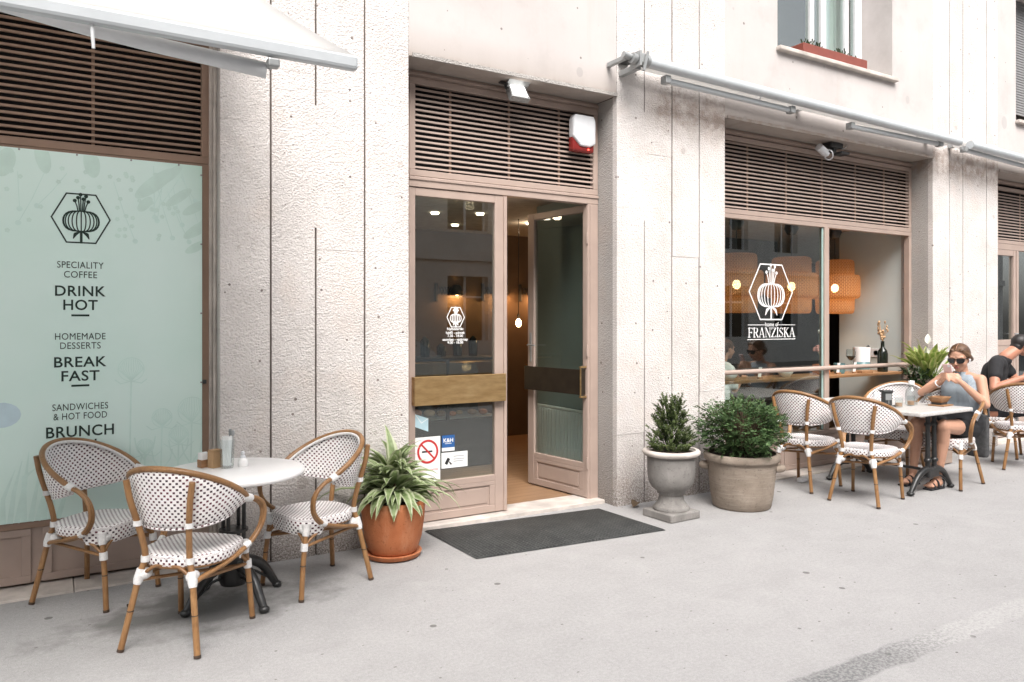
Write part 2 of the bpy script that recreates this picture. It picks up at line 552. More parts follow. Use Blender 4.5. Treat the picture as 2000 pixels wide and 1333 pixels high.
M['twig'] = pm("twig_bark", (.09, .06, .035), .9)
M['dry'] = pm("dried_flower", (.42, .27, .15), .9)
M['pink'] = pm("pink_flower", (.55, .24, .20), .8)
M['bottle'] = pm("dark_bottle", (.010, .014, .010), .1)
M['teal'] = pm("teal_glaze", (.10, .20, .21), .3)
M['dirty_wall'] = pm("opposite_facade_render", (.60, .575, .54), .9, var=.1, nscale=1.5)
M['road'] = pm("road_asphalt", (.06, .06, .06), .9, var=.2, nscale=30)
M['car_red'] = pm("dark_red_car_paint", (.20, .015, .014), .2, .2, var=.03)
M['car_silver'] = pm("silver_car_paint", (.42, .44, .44), .25, .5, var=.03)
M['tyre'] = pm("tyre_rubber", (.02, .02, .02), .8)
M['blue_st'] = pm("blue_sticker", (.02, .10, .30), .5, var=.05)
M['pale_blue'] = pm("pale_blue_paper", (.42, .58, .64), .6, var=.08)
M['red_ink'] = pm("red_ink", (.50, .03, .03), .6)
M['ink'] = pm("black_ink", (.02, .02, .022), .6)
M['grey_ink'] = pm("grey_ink", (.30, .30, .31), .6)
M['glass_edge'] = pm("pale_green_glass_edge", (.30, .42, .39), .2, var=.1)
M['dark_plate'] = pm("dark_plate_metal", (.035, .026, .018), .45, .3, var=.2)  # darker metal for the open leaf's push plate
M['blind'] = pm("grey_roller_blind", (.20, .20, .20), .6, var=.06)


def m_mint():
    a = NT("mint_print")
    v = a.coord()
    n = a.noise(v, 1.6, 3, .5)
    c = a.ramp(n, [(.3, (.70, .90, .83)), (.7, (.76, .93, .88))])
    # greener wash in the top right corner of the print
    o = a.sep(v)
    d = a.math('ADD', a.math('MULTIPLY', a.math('SUBTRACT', .86, o[0]), 1.5), a.math('ABSOLUTE', a.math('MULTIPLY', a.math('SUBTRACT', o[2], 2.25), .8)))
    c = a.mix(a.ramp(a.math('ADD', d, a.math('MULTIPLY', n, .3)), [(.15, (.65, .65, .65)), (.75, (0, 0, 0))]), c, (.38, .66, .50))
    return a.fin(c, .32, 0, a.bump(a.noise(v, 2.2, 3), .05, .02), .5)


M['mint'] = m_mint()
M['mint_dark'] = pm("mint_floral_ink", (.64, .835, .76), .5, var=.05)
M['mint_faint'] = pm("mint_faint_ink", (.65, .855, .79), .5, var=.05)
M['mint_blue'] = pm("blue_print_ink", (.56, .72, .78), .5, var=.05)


# ------------------------------------------------------------------ mesh builder
class MB:
    def __init__(s):
        s.v, s.f, s.u, s.mi, s.sm = [], [], [], [], []

    def add(s, vs, fs, uv=None, mi=0, sm=True):
        o = len(s.v)
        s.v += [tuple(p) for p in vs]
        s.f += [tuple(i + o for i in f) for f in fs]
        s.u += list(uv) if uv else [(0, 0)] * len(vs)
        s.mi += [mi] * len(fs)
        s.sm += [sm] * len(fs)

    def box(s, x0, x1, y0, y1, z0, z1, mi=0):
        vs = [(x, y, z) for z in (z0, z1) for y in (y0, y1) for x in (x0, x1)]
        s.add(vs, [(0, 2, 3, 1), (4, 5, 7, 6), (0, 1, 5, 4), (2, 6, 7, 3), (0, 4, 6, 2), (1, 3, 7, 5)], mi=mi, sm=False)
        return s

    def obox(s, c, size, rot=None, mi=0):
        """oriented box"""
        m = rot.to_matrix() if isinstance(rot, Quaternion) else (rot or Matrix.Identity(3))
        hx, hy, hz = size[0] / 2, size[1] / 2, size[2] / 2
        vs = [Vector(c) + m @ Vector((x, y, z)) for z in (-hz, hz) for y in (-hy, hy) for x in (-hx, hx)]
        s.add(vs, [(0, 2, 3, 1), (4, 5, 7, 6), (0, 1, 5, 4), (2, 6, 7, 3), (0, 4, 6, 2), (1, 3, 7, 5)], mi=mi, sm=False)
        return s

    def bev(s, x0, x1, y0, y1, z0, z1, b=.004, mi=0):
        """box with chamfered vertical and horizontal edges"""
        bm = bmesh.new()
        bmesh.ops.create_cube(bm, size=1)
        for v in bm.verts:
            v.co = ((x0 + x1) / 2 + v.co.x * (x1 - x0), (y0 + y1) / 2 + v.co.y * (y1 - y0), (z0 + z1) / 2 + v.co.z * (z1 - z0))
        bmesh.ops.bevel(bm, geom=bm.edges[:], offset=b, segments=2, affect='EDGES', profile=.5)
        s.bm(bm, mi, False)
        return s

    def bm(s, bm, mi=0, sm=True):
        bm.verts.index_update()
        s.add([v.co[:] for v in bm.verts], [[v.index for v in f.verts] for f in bm.faces], mi=mi, sm=sm)
        bm.free()

    def tube(s, pts, r, n=8, cap=True, mi=0, smooth=0):
        pts = [Vector(p) for p in pts]
        if smooth:
            pts = spline(pts, smooth)
        k = len(pts)
        rs = r if isinstance(r, (list, tuple)) else [r] * k
        if len(rs) != k:
            rs = [rs[0] + (rs[-1] - rs[0]) * i / (k - 1) for i in range(k)]
        vs, fs, uv = [], [], []
        up = None
        L = 0
        for i, p in enumerate(pts):
            t = (pts[min(i + 1, k - 1)] - pts[max(i - 1, 0)]).normalized()
            if up is None:
                up = t.orthogonal().normalized()
            up = (up - t * up.dot(t))
            up = up.normalized() if up.length > 1e-6 else t.orthogonal().normalized()
            b = t.cross(up)
            if i:
                L += (p - pts[i - 1]).length
            for j in range(n):
                a = 2 * PI * j / n
                vs.append(p + (up * math.cos(a) + b * math.sin(a)) * rs[i])
                uv.append((j / n, L))
        for i in range(k - 1):
            for j in range(n):
                q = (j + 1) % n
                fs.append((i * n + j, i * n + q, (i + 1) * n + q, (i + 1) * n + j))
        if cap:
            fs.append(tuple(reversed(range(n))))
            fs.append(tuple((k - 1) * n + j for j in range(n)))
        s.add(vs, fs, uv, mi)
        return s

    def lathe(s, prof, c=(0, 0, 0), n=32, mi=0, uvs=1.0):
        """profile [(r,z)...]"""
        vs, fs, uv = [], [], []
        k = len(prof)
        L = 0
        for i, (r, z) in enumerate(prof):
            if i:
                L += math.hypot(r - prof[i - 1][0], z - prof[i - 1][1])
            for j in range(n + 1):
                a = 2 * PI * j / n
                vs.append((c[0] + r * math.cos(a), c[1] + r * math.sin(a), c[2] + z))
                uv.append((a * .27 * uvs, L * uvs))
        for i in range(k - 1):
            for j in range(n):
                fs.append((i * (n + 1) + j, i * (n + 1) + j + 1, (i + 1) * (n + 1) + j + 1, (i + 1) * (n + 1) + j))
        s.add(vs, fs, uv, mi)
        return s

    def ell(s, c, r, rot=None, n=14, mi=0):
        m = rot.to_matrix() if isinstance(rot, Quaternion) else (rot or Matrix.Identity(3))
        bm = bmesh.new()
        bmesh.ops.create_uvsphere(bm, u_segments=n, v_segments=max(6, n * 2 // 3), radius=1)
        for v in bm.verts:
            v.co = Vector(c) + m @ Vector((v.co.x * r[0], v.co.y * r[1], v.co.z * r[2]))
        s.bm(bm, mi)
        return s

    def caps(s, p0, p1, r0, r1, n=14):
        """tapered capsule"""
        p0, p1 = Vector(p0), Vector(p1)
        d = p1 - p0
        s.tube([p0, p1], [r0, r1], n)
        s.ell(p0, (r0,) * 3, n=n)
        s.ell(p1, (r1,) * 3, n=n)
        return s

    def poly(s, pts, depth, axis='y', y=0, mi=0):
        """extruded polygon; pts 2-D (x,z) in a plane facing -y, from y to y+depth"""
        n = len(pts)
        vs = [(a, y, b) for a, b in pts] + [(a, y + depth, b) for a, b in pts]
        fs = [tuple(range(n)), tuple(reversed(range(n, 2 * n)))]
        fs += [(i, n + i, n + (i + 1) % n, (i + 1) % n) for i in range(n)]
        s.add(vs, fs, mi=mi, sm=False)
        return s

    def stroke(s, pts, wd, y, d=.0012, closed=False, mi=0):
        """flat line of width wd drawn in an x-z plane"""
        P = [Vector((a, b)) for a, b in pts]
        n = len(P)
        for i in range(n if closed else n - 1):
            a, b = P[i], P[(i + 1) % n]
            t = (b - a)
            if t.length < 1e-7:
                continue
            t.normalize()
            w0 = wd[i] if isinstance(wd, (list, tuple)) else wd
            w1 = wd[(i + 1) % n] if isinstance(wd, (list, tuple)) else wd
            nn = Vector((-t.y, t.x))
            e = t * min(w0, w1) * .35
            q = [a - e + nn * w0 / 2, a - e - nn * w0 / 2, b + e - nn * w1 / 2, b + e + nn * w1 / 2]
            s.poly([tuple(x) for x in q], d, y=y - i * 3e-5, mi=mi)
        return s

    def disc(s, c, r, y, d=.0012, n=14, rx=None, rot=0, mi=0):
        rx = rx or r
        pts = []
        for j in range(n):
            a = 2 * PI * j / n
            x, z = rx * math.cos(a), r * math.sin(a)
            pts.append((c[0] + x * math.cos(rot) - z * math.sin(rot), c[1] + x * math.sin(rot) + z * math.cos(rot)))
        return s.poly(pts, d, y=y, mi=mi)

    def xf(s, m):
        s.v = [tuple(m @ Vector(p)) for p in s.v]
        return s

    def build(s, name, mats, parent=None, world=False, smooth=62, sub=0, solid=0):
        me = bpy.data.meshes.new(name)
        vs = s.v
        if world and parent is not None:
            iv = wmat(parent).inverted()
            vs = [tuple(iv @ Vector(p)) for p in vs]
        me.from_pydata(vs, [], s.f)
        uvl = me.uv_layers.new(name="uv")
        for li, lp in enumerate(me.loops):
            uvl.data[li].uv = s.u[lp.vertex_index]
        mats = mats if isinstance(mats, (list, tuple)) else [mats]
        for m in mats:
            me.materials.append(m)
        if len(mats) > 1:
            me.polygons.foreach_set("material_index", s.mi)
        bm = bmesh.new()
        bm.from_mesh(me)
        bmesh.ops.recalc_face_normals(bm, faces=bm.faces[:])
        bm.to_mesh(me)
        bm.free()
        if smooth:
            me.set_sharp_from_angle(angle=R(smooth))
            me.polygons.foreach_set("use_smooth", s.sm)
        me.update()
        o = bpy.data.objects.new(name, me)
        COL.objects.link(o)
        if parent is not None:
            o.parent = parent
        if solid:
            md = o.modifiers.new("thickness", 'SOLIDIFY')
            md.thickness = solid
            md.offset = 0
        if sub:
            md = o.modifiers.new("subdivision", 'SUBSURF')
            md.levels = md.render_levels = sub
        return o


def wmat(o):
    m = Matrix.LocRotScale(o.location, o.rotation_euler, o.scale)
    return wmat(o.parent) @ m if o.parent else m


def spline(pts, k=6):
    """Catmull-Rom through the points"""
    P = [pts[0] * 2 - pts[1]] + list(pts) + [pts[-1] * 2 - pts[-2]]
    out = []
    for i in range(1, len(P) - 2):
        a, b, c, d = P[i - 1], P[i], P[i + 1], P[i + 2]
        for j in range(k):
            t = j / k
            out.append(.5 * ((2 * b) + (c - a) * t + (2 * a - 5 * b + 4 * c - d) * t * t + (3 * b - a - 3 * c + d) * t ** 3))
    out.append(P[-2])
    return out


def tag(o, label=None, cat=None, group=None, kind=None):
    if label: o["label"] = label
    if cat: o["category"] = cat
    if group: o["group"] = group
    if kind: o["kind"] = kind
    return o


def thing(name, label, cat, loc=(0, 0, 0), rz=0, group=None, scale=1):
    o = bpy.data.objects.new(name, None)
    COL.objects.link(o)
    o.location = loc
    o.rotation_euler = (0, 0, rz)
    o.scale = (scale,) * 3
    o.empty_display_size = .1
    return tag(o, label, cat, group)


def children(o):
    return [c for c in bpy.data.objects if c.parent == o]


def copy_tree(o, parent=None):
    c = o.copy()
    COL.objects.link(c)
    if parent is not None:
        c.parent = parent
    for ch in children(o):
        copy_tree(ch, c)
    return c


def text(mb, s, cx, cz, size, y, bold=0.0, spacing=1.0, d=.0012, mi=0, align='CENTER', xs=1.0):
    cu = bpy.data.curves.new("lettering_curve", 'FONT')
    cu.body = s
    cu.size = size
    cu.align_x = align
    cu.align_y = 'CENTER'
    cu.offset = bold
    cu.space_character = spacing
    cu.resolution_u = 4
    o = bpy.data.objects.new("lettering_curve", cu)
    COL.objects.link(o)
    dg = bpy.context.evaluated_depsgraph_get()
    me = bpy.data.meshes.new_from_object(o.evaluated_get(dg))
    vs = [(cx + v.co.x * xs, y, cz + v.co.y) for v in me.vertices]
    fs = [tuple(p.vertices) for p in me.polygons]
    mb.add(vs, fs, mi=mi)
    bpy.data.objects.remove(o)
    bpy.data.curves.remove(cu)
    bpy.data.meshes.remove(me)


def point_light(name, loc, e, col, r=.05, parent=None):
    l = bpy.data.lights.new(name, 'POINT')
    l.energy = e
    l.color = col
    l.shadow_soft_size = r
    o = bpy.data.objects.new(name, l)
    COL.objects.link(o)
    o.location = loc
    if parent is not None:
        o.parent = parent
    return o


# ------------------------------------------------------------------ setting: ground and street
YF = 5.15      # front face of the stone piers
YS = 5.41      # shop-front plane
mb = MB()
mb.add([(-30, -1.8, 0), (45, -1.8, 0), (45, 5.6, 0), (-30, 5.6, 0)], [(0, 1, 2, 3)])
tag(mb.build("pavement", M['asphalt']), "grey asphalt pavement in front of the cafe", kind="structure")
mb = MB()
mb.box(-30, 45, -2.0, -1.8, -.2, .005)
mb.add([(-30, -9, -.12), (45, -9, -.12), (45, -2, -.12), (-30, -2, -.12)], [(0, 1, 2, 3)])
tag(mb.build("road", M['road']), kind="structure")

# opposite side of the street: seen as the reflection in the shop glass
opp = thing("apartment_building", "rendered apartment building with tall windows across the street", "building", (0, -11, 0))
mb = MB()
ow = [(-14 + 3.1 * i, zc) for i in range(16) for zc in (1.1, 4.7, 8.2)]
cols = sorted(set(x for x, _ in ow))
mb.box(-30, -14, -.4, 0, -.1, 13)
mb.box(cols[-1] + 1.5, 45, -.4, 0, -.1, 13)
for i, x in enumerate(cols):
    mb.box(x + 1.5, (cols[i + 1] if i + 1 < len(cols) else x + 1.5), -.4, 0, -.1, 13) if i + 1 < len(cols) else None
    mb.box(x, x + 1.5, -.4, 0, -.1, 1.0)
    mb.box(x, x + 1.5, -.4, 0, 3.1, 4.6)
    mb.box(x, x + 1.5, -.4, 0, 6.7, 8.1)
    mb.box(x, x + 1.5, -.4, 0, 10.2, 13)
mb.box(-30, 45, 0, .12, 3.6, 3.9)
mb.box(-30, 45, 0, .35, 13, 13.4)
mb.build("wall", M['dirty_wall'], opp)
for x in cols:
    for z0, z1 in ((1.0, 3.1), (4.6, 6.7), (8.1, 10.2)):
        mb = MB()
        for xx in (x, x + .71, x + 1.42):
            mb.box(xx, xx + .08, -.3, -.24, z0, z1)
        mb.box(x + .08, x + 1.42, -.298, -.242, z0 + 1.4, z0 + 1.47)
        wn = mb.build("window", M['white_metal'], opp)
        mb = MB()
        mb.box(x, x + 1.5, -.35, -.3, z0, z1)
        mb.build("pane", M['bottle'], wn)


def car(x, y, mat, label, group=None):
    t = thing("parked_car", label, "car", (x, y, -.12))
    prof = [(-2.05, .35), (-2.1, .62), (-1.95, .86), (-1.3, .93), (-.75, 1.40), (.65, 1.45), (1.35, .98), (1.95, .90), (2.1, .6), (2.05, .35)]
    mb = MB()
    n = len(prof)
    rows = []
    for yy, k in ((-.86, .88), (-.78, 1.0), (.78, 1.0), (.86, .88)):
        rows.append([(px, yy * (1 if pz < 1 else .86), .35 + (pz - .35) * (k if pz < 1.0 else (1.0 if k == 1 else .985))) for px, pz in prof])
    vs = [p for r in rows for p in r]
    fs = []
    for r in range(3):
        for i in range(n - 1):
            fs.append((r * n + i, r * n + i + 1, (r + 1) * n + i + 1, (r + 1) * n + i))
        fs.append((r * n + n - 1, r * n, (r + 1) * n, (r + 1) * n + n - 1))
    fs.append(tuple(range(n)))
    fs.append(tuple(reversed(range(3 * n, 4 * n))))
    mb.add(vs, fs)
    mb.build("body", mat, t)
    for sg in (-1, 1):
        mb = MB()
        mb.poly([(-1.1, .98), (-.68, 1.34), (.58, 1.38), (1.08, 1.0)], .006, y=sg * .775 - .003)
        mb.build("side_window", M['bottle'], t)
    for wx in (-1.3, 1.3):
        for sg in (-.8, .8):
            mb = MB()
            mb.lathe([(.0, -.09), (.27, -.09), (.32, -.05), (.32, .05), (.27, .09), (0, .09)], n=24)
            mb.xf(Matrix.Translation((wx, sg, .32)) @ Matrix.Rotation(PI / 2, 4, 'X'))
            wh = mb.build("wheel", M['tyre'], t)
            mb = MB()
            mb.lathe([(.0, -.096), (.19, -.096), (.19, .096), (0, .096)], n=20)
            mb.xf(Matrix.Translation((wx, sg, .32)) @ Matrix.Rotation(PI / 2, 4, 'X'))
            mb.build("rim", M['grey_metal'], wh)
    return t


car(5.2, -3.2, M['car_silver'], "silver parked car across from the cafe door, mirrored in its glass")
car(10.6, -3.2, M['car_red'], "dark red parked car mirrored in the cafe window")

# ------------------------------------------------------------------ the cafe building
bld = thing("cafe_building", "pale stone corner building with cafe shopfronts, louvred fanlights and bush hammered piers", "building", (0, YF, 0))


def part(name, mb, mat, parent=None, **kw):
    return mb.build(name, mat, parent or bld, world=True, **kw)


def pier(x0, x1, joints, courses, ztop=8.0):
    """stone pier: upright slabs with open joints on a dark backing"""
    mb = MB()
    xs = [x0] + joints + [x1]
    g = .0065
    for i in range(len(xs) - 1):
        a = xs[i] + (g if i else 0)
        b = xs[i + 1] - (g if i < len(xs) - 2 else 0)
        zs = [0.0] + courses[i % len(courses)] + [ztop]
        for j in range(len(zs) - 1):
            off = random.uniform(0, .004)
            mb.bev(a, b, YF + off, YF + .06, zs[j] + (.0005 if j else 0), zs[j + 1] - .0005, .0022)
    p = part("pier", mb, M['stone'])
    mb = MB()
    mb.box(x0 + .01, x1 - .01, YF + .012, YF + .055, .01, ztop - .01)
    part("joint", mb, M['joint'], p)
    # returns of the pier into the two bays
    mb = MB()
    mb.bev(x0, x1, YF + .06, YS + .14, 0, 3.56, .004)
    part("return", mb, M['reveal'], p)
    return p


pier(.915, 2.225, [1.235, 1.538, 1.889], [[1.02, 2.92], [1.55, 3.3], [.78, 2.1, 3.2], [1.42, 3.2]])
pier(4.174, 5.491, [4.487, 4.815, 5.155], [[.62, 2.6], [1.3, 3.1], [.5, 2.2], [.95, 2.75]])
pier(8.99, 10.468, [9.349, 9.645, 10.194], [[1.2, 2.9], [2.1], [.9, 2.9], [1.75, 3.3]])
for x_, z0_, z1_ in ((1.538, 2.25, 3.09), (4.487, 2.5, 3.47)):
    mb = MB()
    mb.bev(x_ - .008, x_ + .008, YF + .003, YF + .05, z0_, z1_, .002)
    part("joint_filling", mb, M['stone'])
pier(13.4, 14.8, [13.75, 14.1, 14.45], [[1.2, 2.9], [2.1]])
pier(-4.0, -2.7, [-3.7, -3.35, -3.0], [[1.2, 2.9], [2.1]])

mb = MB()
mb.box(-4.0, 14.8, YF + .06, 10.2, 8.0, 8.2)
part("roof", mb, M['reveal'])
mb = MB()
mb.box(-4.0, 14.8, 6.0, 10.2, 2.9, 7.98)
mb.box(-4.2, -4.0, YF + .06, 10.2, 0, 8.0)
mb.box(14.8, 15.0, YF + .06, 10.2, 0, 8.0)
part("upper_storey", mb, M['int_dark'])
# smooth rendered panels above the bays
for x0, x1 in ((-2.7, .915), (2.225, 4.174)):
    mb = MB()
    mb.bev(x0 + .002, x1 - .002, YF + .004, YF + .5, 3.56, 8.0, .004)
    part("wall_panel", mb, M['plaster'])
    mb = MB()
    mb.box(x0 + .03, x1 - .004, YF - .012, YF + .003, 3.555, 3.585)
    part("drip_moulding", mb, M['reveal'])


def panel_with_window(x0, x1, wx0, wx1, wz0, wz1):
    mb = MB()
    y0, y1 = YF + .004, YF + .5
    mb.box(x0 + .002, wx0, y0, y1, 3.56, 8)
    mb.box(wx1, x1 - .002, y0, y1, 3.56, 8)
    mb.box(wx0, wx1, y0, y1, 3.56, wz0)
    mb.box(wx0, wx1, y0, y1, wz1, 8)
    part("wall_panel", mb, M['plaster'])
    mb = MB()
    mb.bev(wx0 - .02, wx1 + .045, YF - .055, YF + .45, wz0 + .002, wz0 + .045, .008)
    part("window_sill", mb, M['sill_stone'])
    mb = MB()
    mb.box(x0 + .03, x1 - .004, YF - .012, YF + .003, 3.555, 3.585)
    part("drip_moulding", mb, M['reveal'])


panel_with_window(5.491, 8.99, 6.239, 8.18, 4.335, 6.2)
panel_with_window(10.468, 13.4, 10.93, 12.6, 4.24, 6.1)
# upper window in the middle bay
wp = MB()
for a, b in ((6.239, 6.30), (7.24, 7.31), (7.43, 7.52), (7.86, 7.93), (8.05, 8.178)):
    wp.bev(a, b, 5.53, 5.60, 4.381, 6.199, .006)
wp.bev(6.30, 7.24, 5.535, 5.595, 4.381, 4.44, .006)
wp.bev(7.52, 7.86, 5.535, 5.595, 4.381, 4.45, .006)
uw = part("window", wp, M['white_metal'])
mb = MB()
mb.box(6.30, 8.05, 5.56, 5.566, 4.44, 6.19)
part("pane", mb, M['glass'], uw)
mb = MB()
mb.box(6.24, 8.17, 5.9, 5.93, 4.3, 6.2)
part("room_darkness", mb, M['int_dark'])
mb = MB()
mb.tube([(7.58 + .018 * i, 5.68 + .012 * (i % 2), 0) for i in range(2)], .001)
mb = MB()
for i in range(12):
    mb.tube([(7.50 + i * .05, 5.69 + .015 * (i % 2), 4.4), (7.50 + i * .05, 5.69 + .015 * (i % 2), 6.1)], .026, 8)
part("curtain", mb, M['int_wall'])
# far right upper window with a lowered roller shutter
mb = MB()
for k in range(44):
    z = 4.52 + k * .036
    mb.obox((11.77, 5.42, z), (1.66, .012, .037), Quaternion((1, 0, 0), R(-14)))
part("roller_shutter", mb, M['blind'])
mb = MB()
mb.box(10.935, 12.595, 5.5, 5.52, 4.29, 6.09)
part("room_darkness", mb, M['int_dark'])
mb = MB()
mb.bev(10.95, 11.02, 5.42, 5.48, 4.29, 4.53, .005).bev(11.4, 11.47, 5.42, 5.48, 4.29, 4.53, .005)
part("window", mb, M['white_metal'])


def louvre(x0, x1, z0, z1, mat, mull, y=YS):
    """fanlight grille: frame, tilted slats, uprights behind, dark void"""
    mb = MB()
    f = .05
    mb.bev(x0, x1, y, y + .05, z0, z0 + f, .004).bev(x0, x1, y, y + .05, z1 - f, z1, .004)
    mb.bev(x0, x0 + f, y + .001, y + .049, z0 + f, z1 - f, .004).bev(x1 - f, x1, y + .001, y + .049, z0 + f, z1 - f, .004)
    g = part("vent_grille", mb, mat)
    mb = MB()
    z = z0 + f + .022
    while z < z1 - f - .01:
        mb.obox(((x0 + x1) / 2, y + .016, z), (x1 - x0 - 2 * f - .002, .010, .0155), Quaternion((1, 0, 0), R(random.uniform(-12, -7))))
        z += .0405
    part("slat", mb, mat, g)
    for m_ in mull:
        mb = MB()
        mb.box(m_ - .009, m_ + .009, y + .050, y + .058, z0 + f, z1 - f)
        part("upright", mb, M['taupe_dark'], g)
    mb = MB()
    mb.box(x0 + .02, x1 - .02, y + .16, y + .18, z0, z1)
    part("backing", mb, M['void'], g)
    mb = MB()
    mb.box(x0, x1, y + .055, y + .158, z0, z0 + .01)
    mb.box(x1 - .03, x1 - .002, y + .052, y + .20, z0 + .012, z1 - .01)
    mb.box(x0 + .002, x0 + .03, y + .052, y + .20, z0 + .012, z1 - .01)
    part("casing", mb, M['void'], g)
    return g


louvre(-2.68, .893, 2.66, 3.50, M['taupe_dark'], (-.9, -.35, .21))
louvre(2.345, 4.168, 2.735, 3.50, M['taupe'], (2.72, 3.27, 3.78))
louvre(5.495, 9.09 - .105, 2.70, 3.49, M['taupe'], (6.15, 6.75, 7.35, 7.95, 8.5))
louvre(10.47, 13.39, 2.68, 3.46, M['taupe'], (11.1, 11.7, 12.3, 12.9))
# boards closing the gap between the grilles and the lintels
for a, b, m in ((-2.68, .893, 'taupe_dark'), (2.23, 4.172, 'taupe'), (5.495, 8.985, 'taupe'), (10.47, 13.39, 'taupe')):
    mb = MB()
    mb.box(a, b, YS + .012, YS + .05, 3.501, 3.558)
    mb.box(a, b, YS - .006, YS + .011, 3.515, 3.535)
    part("head_board", mb, M[m])
mb = MB()
mb.box(2.23, 2.343, YS + .004, YS + .05, 0, 3.50)
part("jamb", mb, M['taupe'])

# --- left bay: brown frame, plinth and moulded stone edge
mb = MB()
mb.bev(.845, .893, YS - .004, YS + .06, .39, 2.658, .004)
mb.bev(-2.68, .893, YS - .002, YS + .06, 2.60, 2.658, .004)
mb.bev(-2.68, .893, YS - .006, YS + .06, .36, .40, .004)
part("window_frame", mb, M['taupe_dark'])
mb = MB()
mb.box(-2.68, .893, YS + .012, YS + .06, .03, .36)
for a, b in ((-1.4, -.12), (-.06, .84)):
    mb.bev(a, b, YS - .001, YS + .012, .315, .358, .003).bev(a, b, YS - .001, YS + .012, .03, .075, .003)
    mb.bev(a, a + .05, YS, YS + .012, .075, .315, .003).bev(b - .05, b, YS, YS + .012, .075, .315, .003)
part("plinth", mb, M['taupe'])
mb = MB()
mb.tube([(.905, YS - .01, .0), (.905, YS - .01, 3.55)], .018, 8)
mb.tube([(.907, YS - .13, .0), (.907, YS - .13, 3.55)], .012, 8)
part("corner_moulding", mb, M['sill_stone'])

# --- threshold stones
for a, b, z in ((-2.7, .10, .014), (.104, .912, .013), (2.23, 4.17, .032), (5.495, 8.985, .014), (10.47, 13.39, .014)):
    mb = MB()
    mb.bev(a, b, YF + .03 if a != 2.23 else YF + .16, YS + .2, -.05, z, .006)
    part("threshold_stone", mb, M['sill_stone'])

# --- door bay
mb = MB()
mb.bev(2.343, 4.168, YS - .002, YS + .08, 2.652, 2.733, .004)
mb.bev(2.343, 4.168, YS - .012, YS - .002, 2.705, 2.728, .003)
mb.bev(4.055, 4.168, YS, YS + .08, .03, 2.652, .005)
mb.bev(4.075, 4.10, YS - .01, YS, .03, 2.64, .003)
part("door_frame", mb, M['taupe'])


def emblem(mb, cx, cz, sx, sz, lw, y, fine=True):
    """hexagon with a seed-head flower inside; sx, sz half sizes"""
    hexp = [(-1, 0), (-.5, 1), (.5, 1), (1, 0), (.5, -1), (-.5, -1)]
    T = lambda a, b: (cx + a * sx, cz + b * sz)
    mb.stroke([T(a, b) for a, b in hexp], lw, y, closed=True)
    bx, bz, bc = .62, .42, -.12
    n = 13 if fine else 7
    for i in range(n):
        k = -1 + 2 * i / (n - 1)
        k = math.sin(k * PI / 2) if fine else k
        pts = []
        for j in range(13):
            t = -PI / 2 + PI * j / 12
            pts.append(T(k * bx * math.cos(t) ** .55 if abs(math.cos(t)) > 1e-3 else 0, bc + bz * math.sin(t)))
        mb.stroke(pts, lw * (.8 if fine else 1.0), y - .0002 - i * 1e-5)
    mb.stroke([T(0, bc - bz), T(0, -1)], lw * 1.7, y - .0004)
    for sg in (-1, 1):
        mb.stroke([T(sg * .03, bc - bz), T(sg * .2, bc - bz - .12), T(sg * .27, bc - bz - .3)], [lw * .8, lw * 2.4, lw * .5], y - .0006)
    for a, h in ((-.2, .42), (-.1, .55), (-.02, .68), (.07, .50), (.15, .62), (.22, .40)):
        mb.stroke([T(a * .55, bc + bz), T(a * .75, bc + bz + h * .5), T(a * 1.1, bc + bz + h)], lw * .75, y - .0008)
        mb.disc(T(a * 1.1, bc + bz + h), lw * 1.3, y - .0010, n=10)


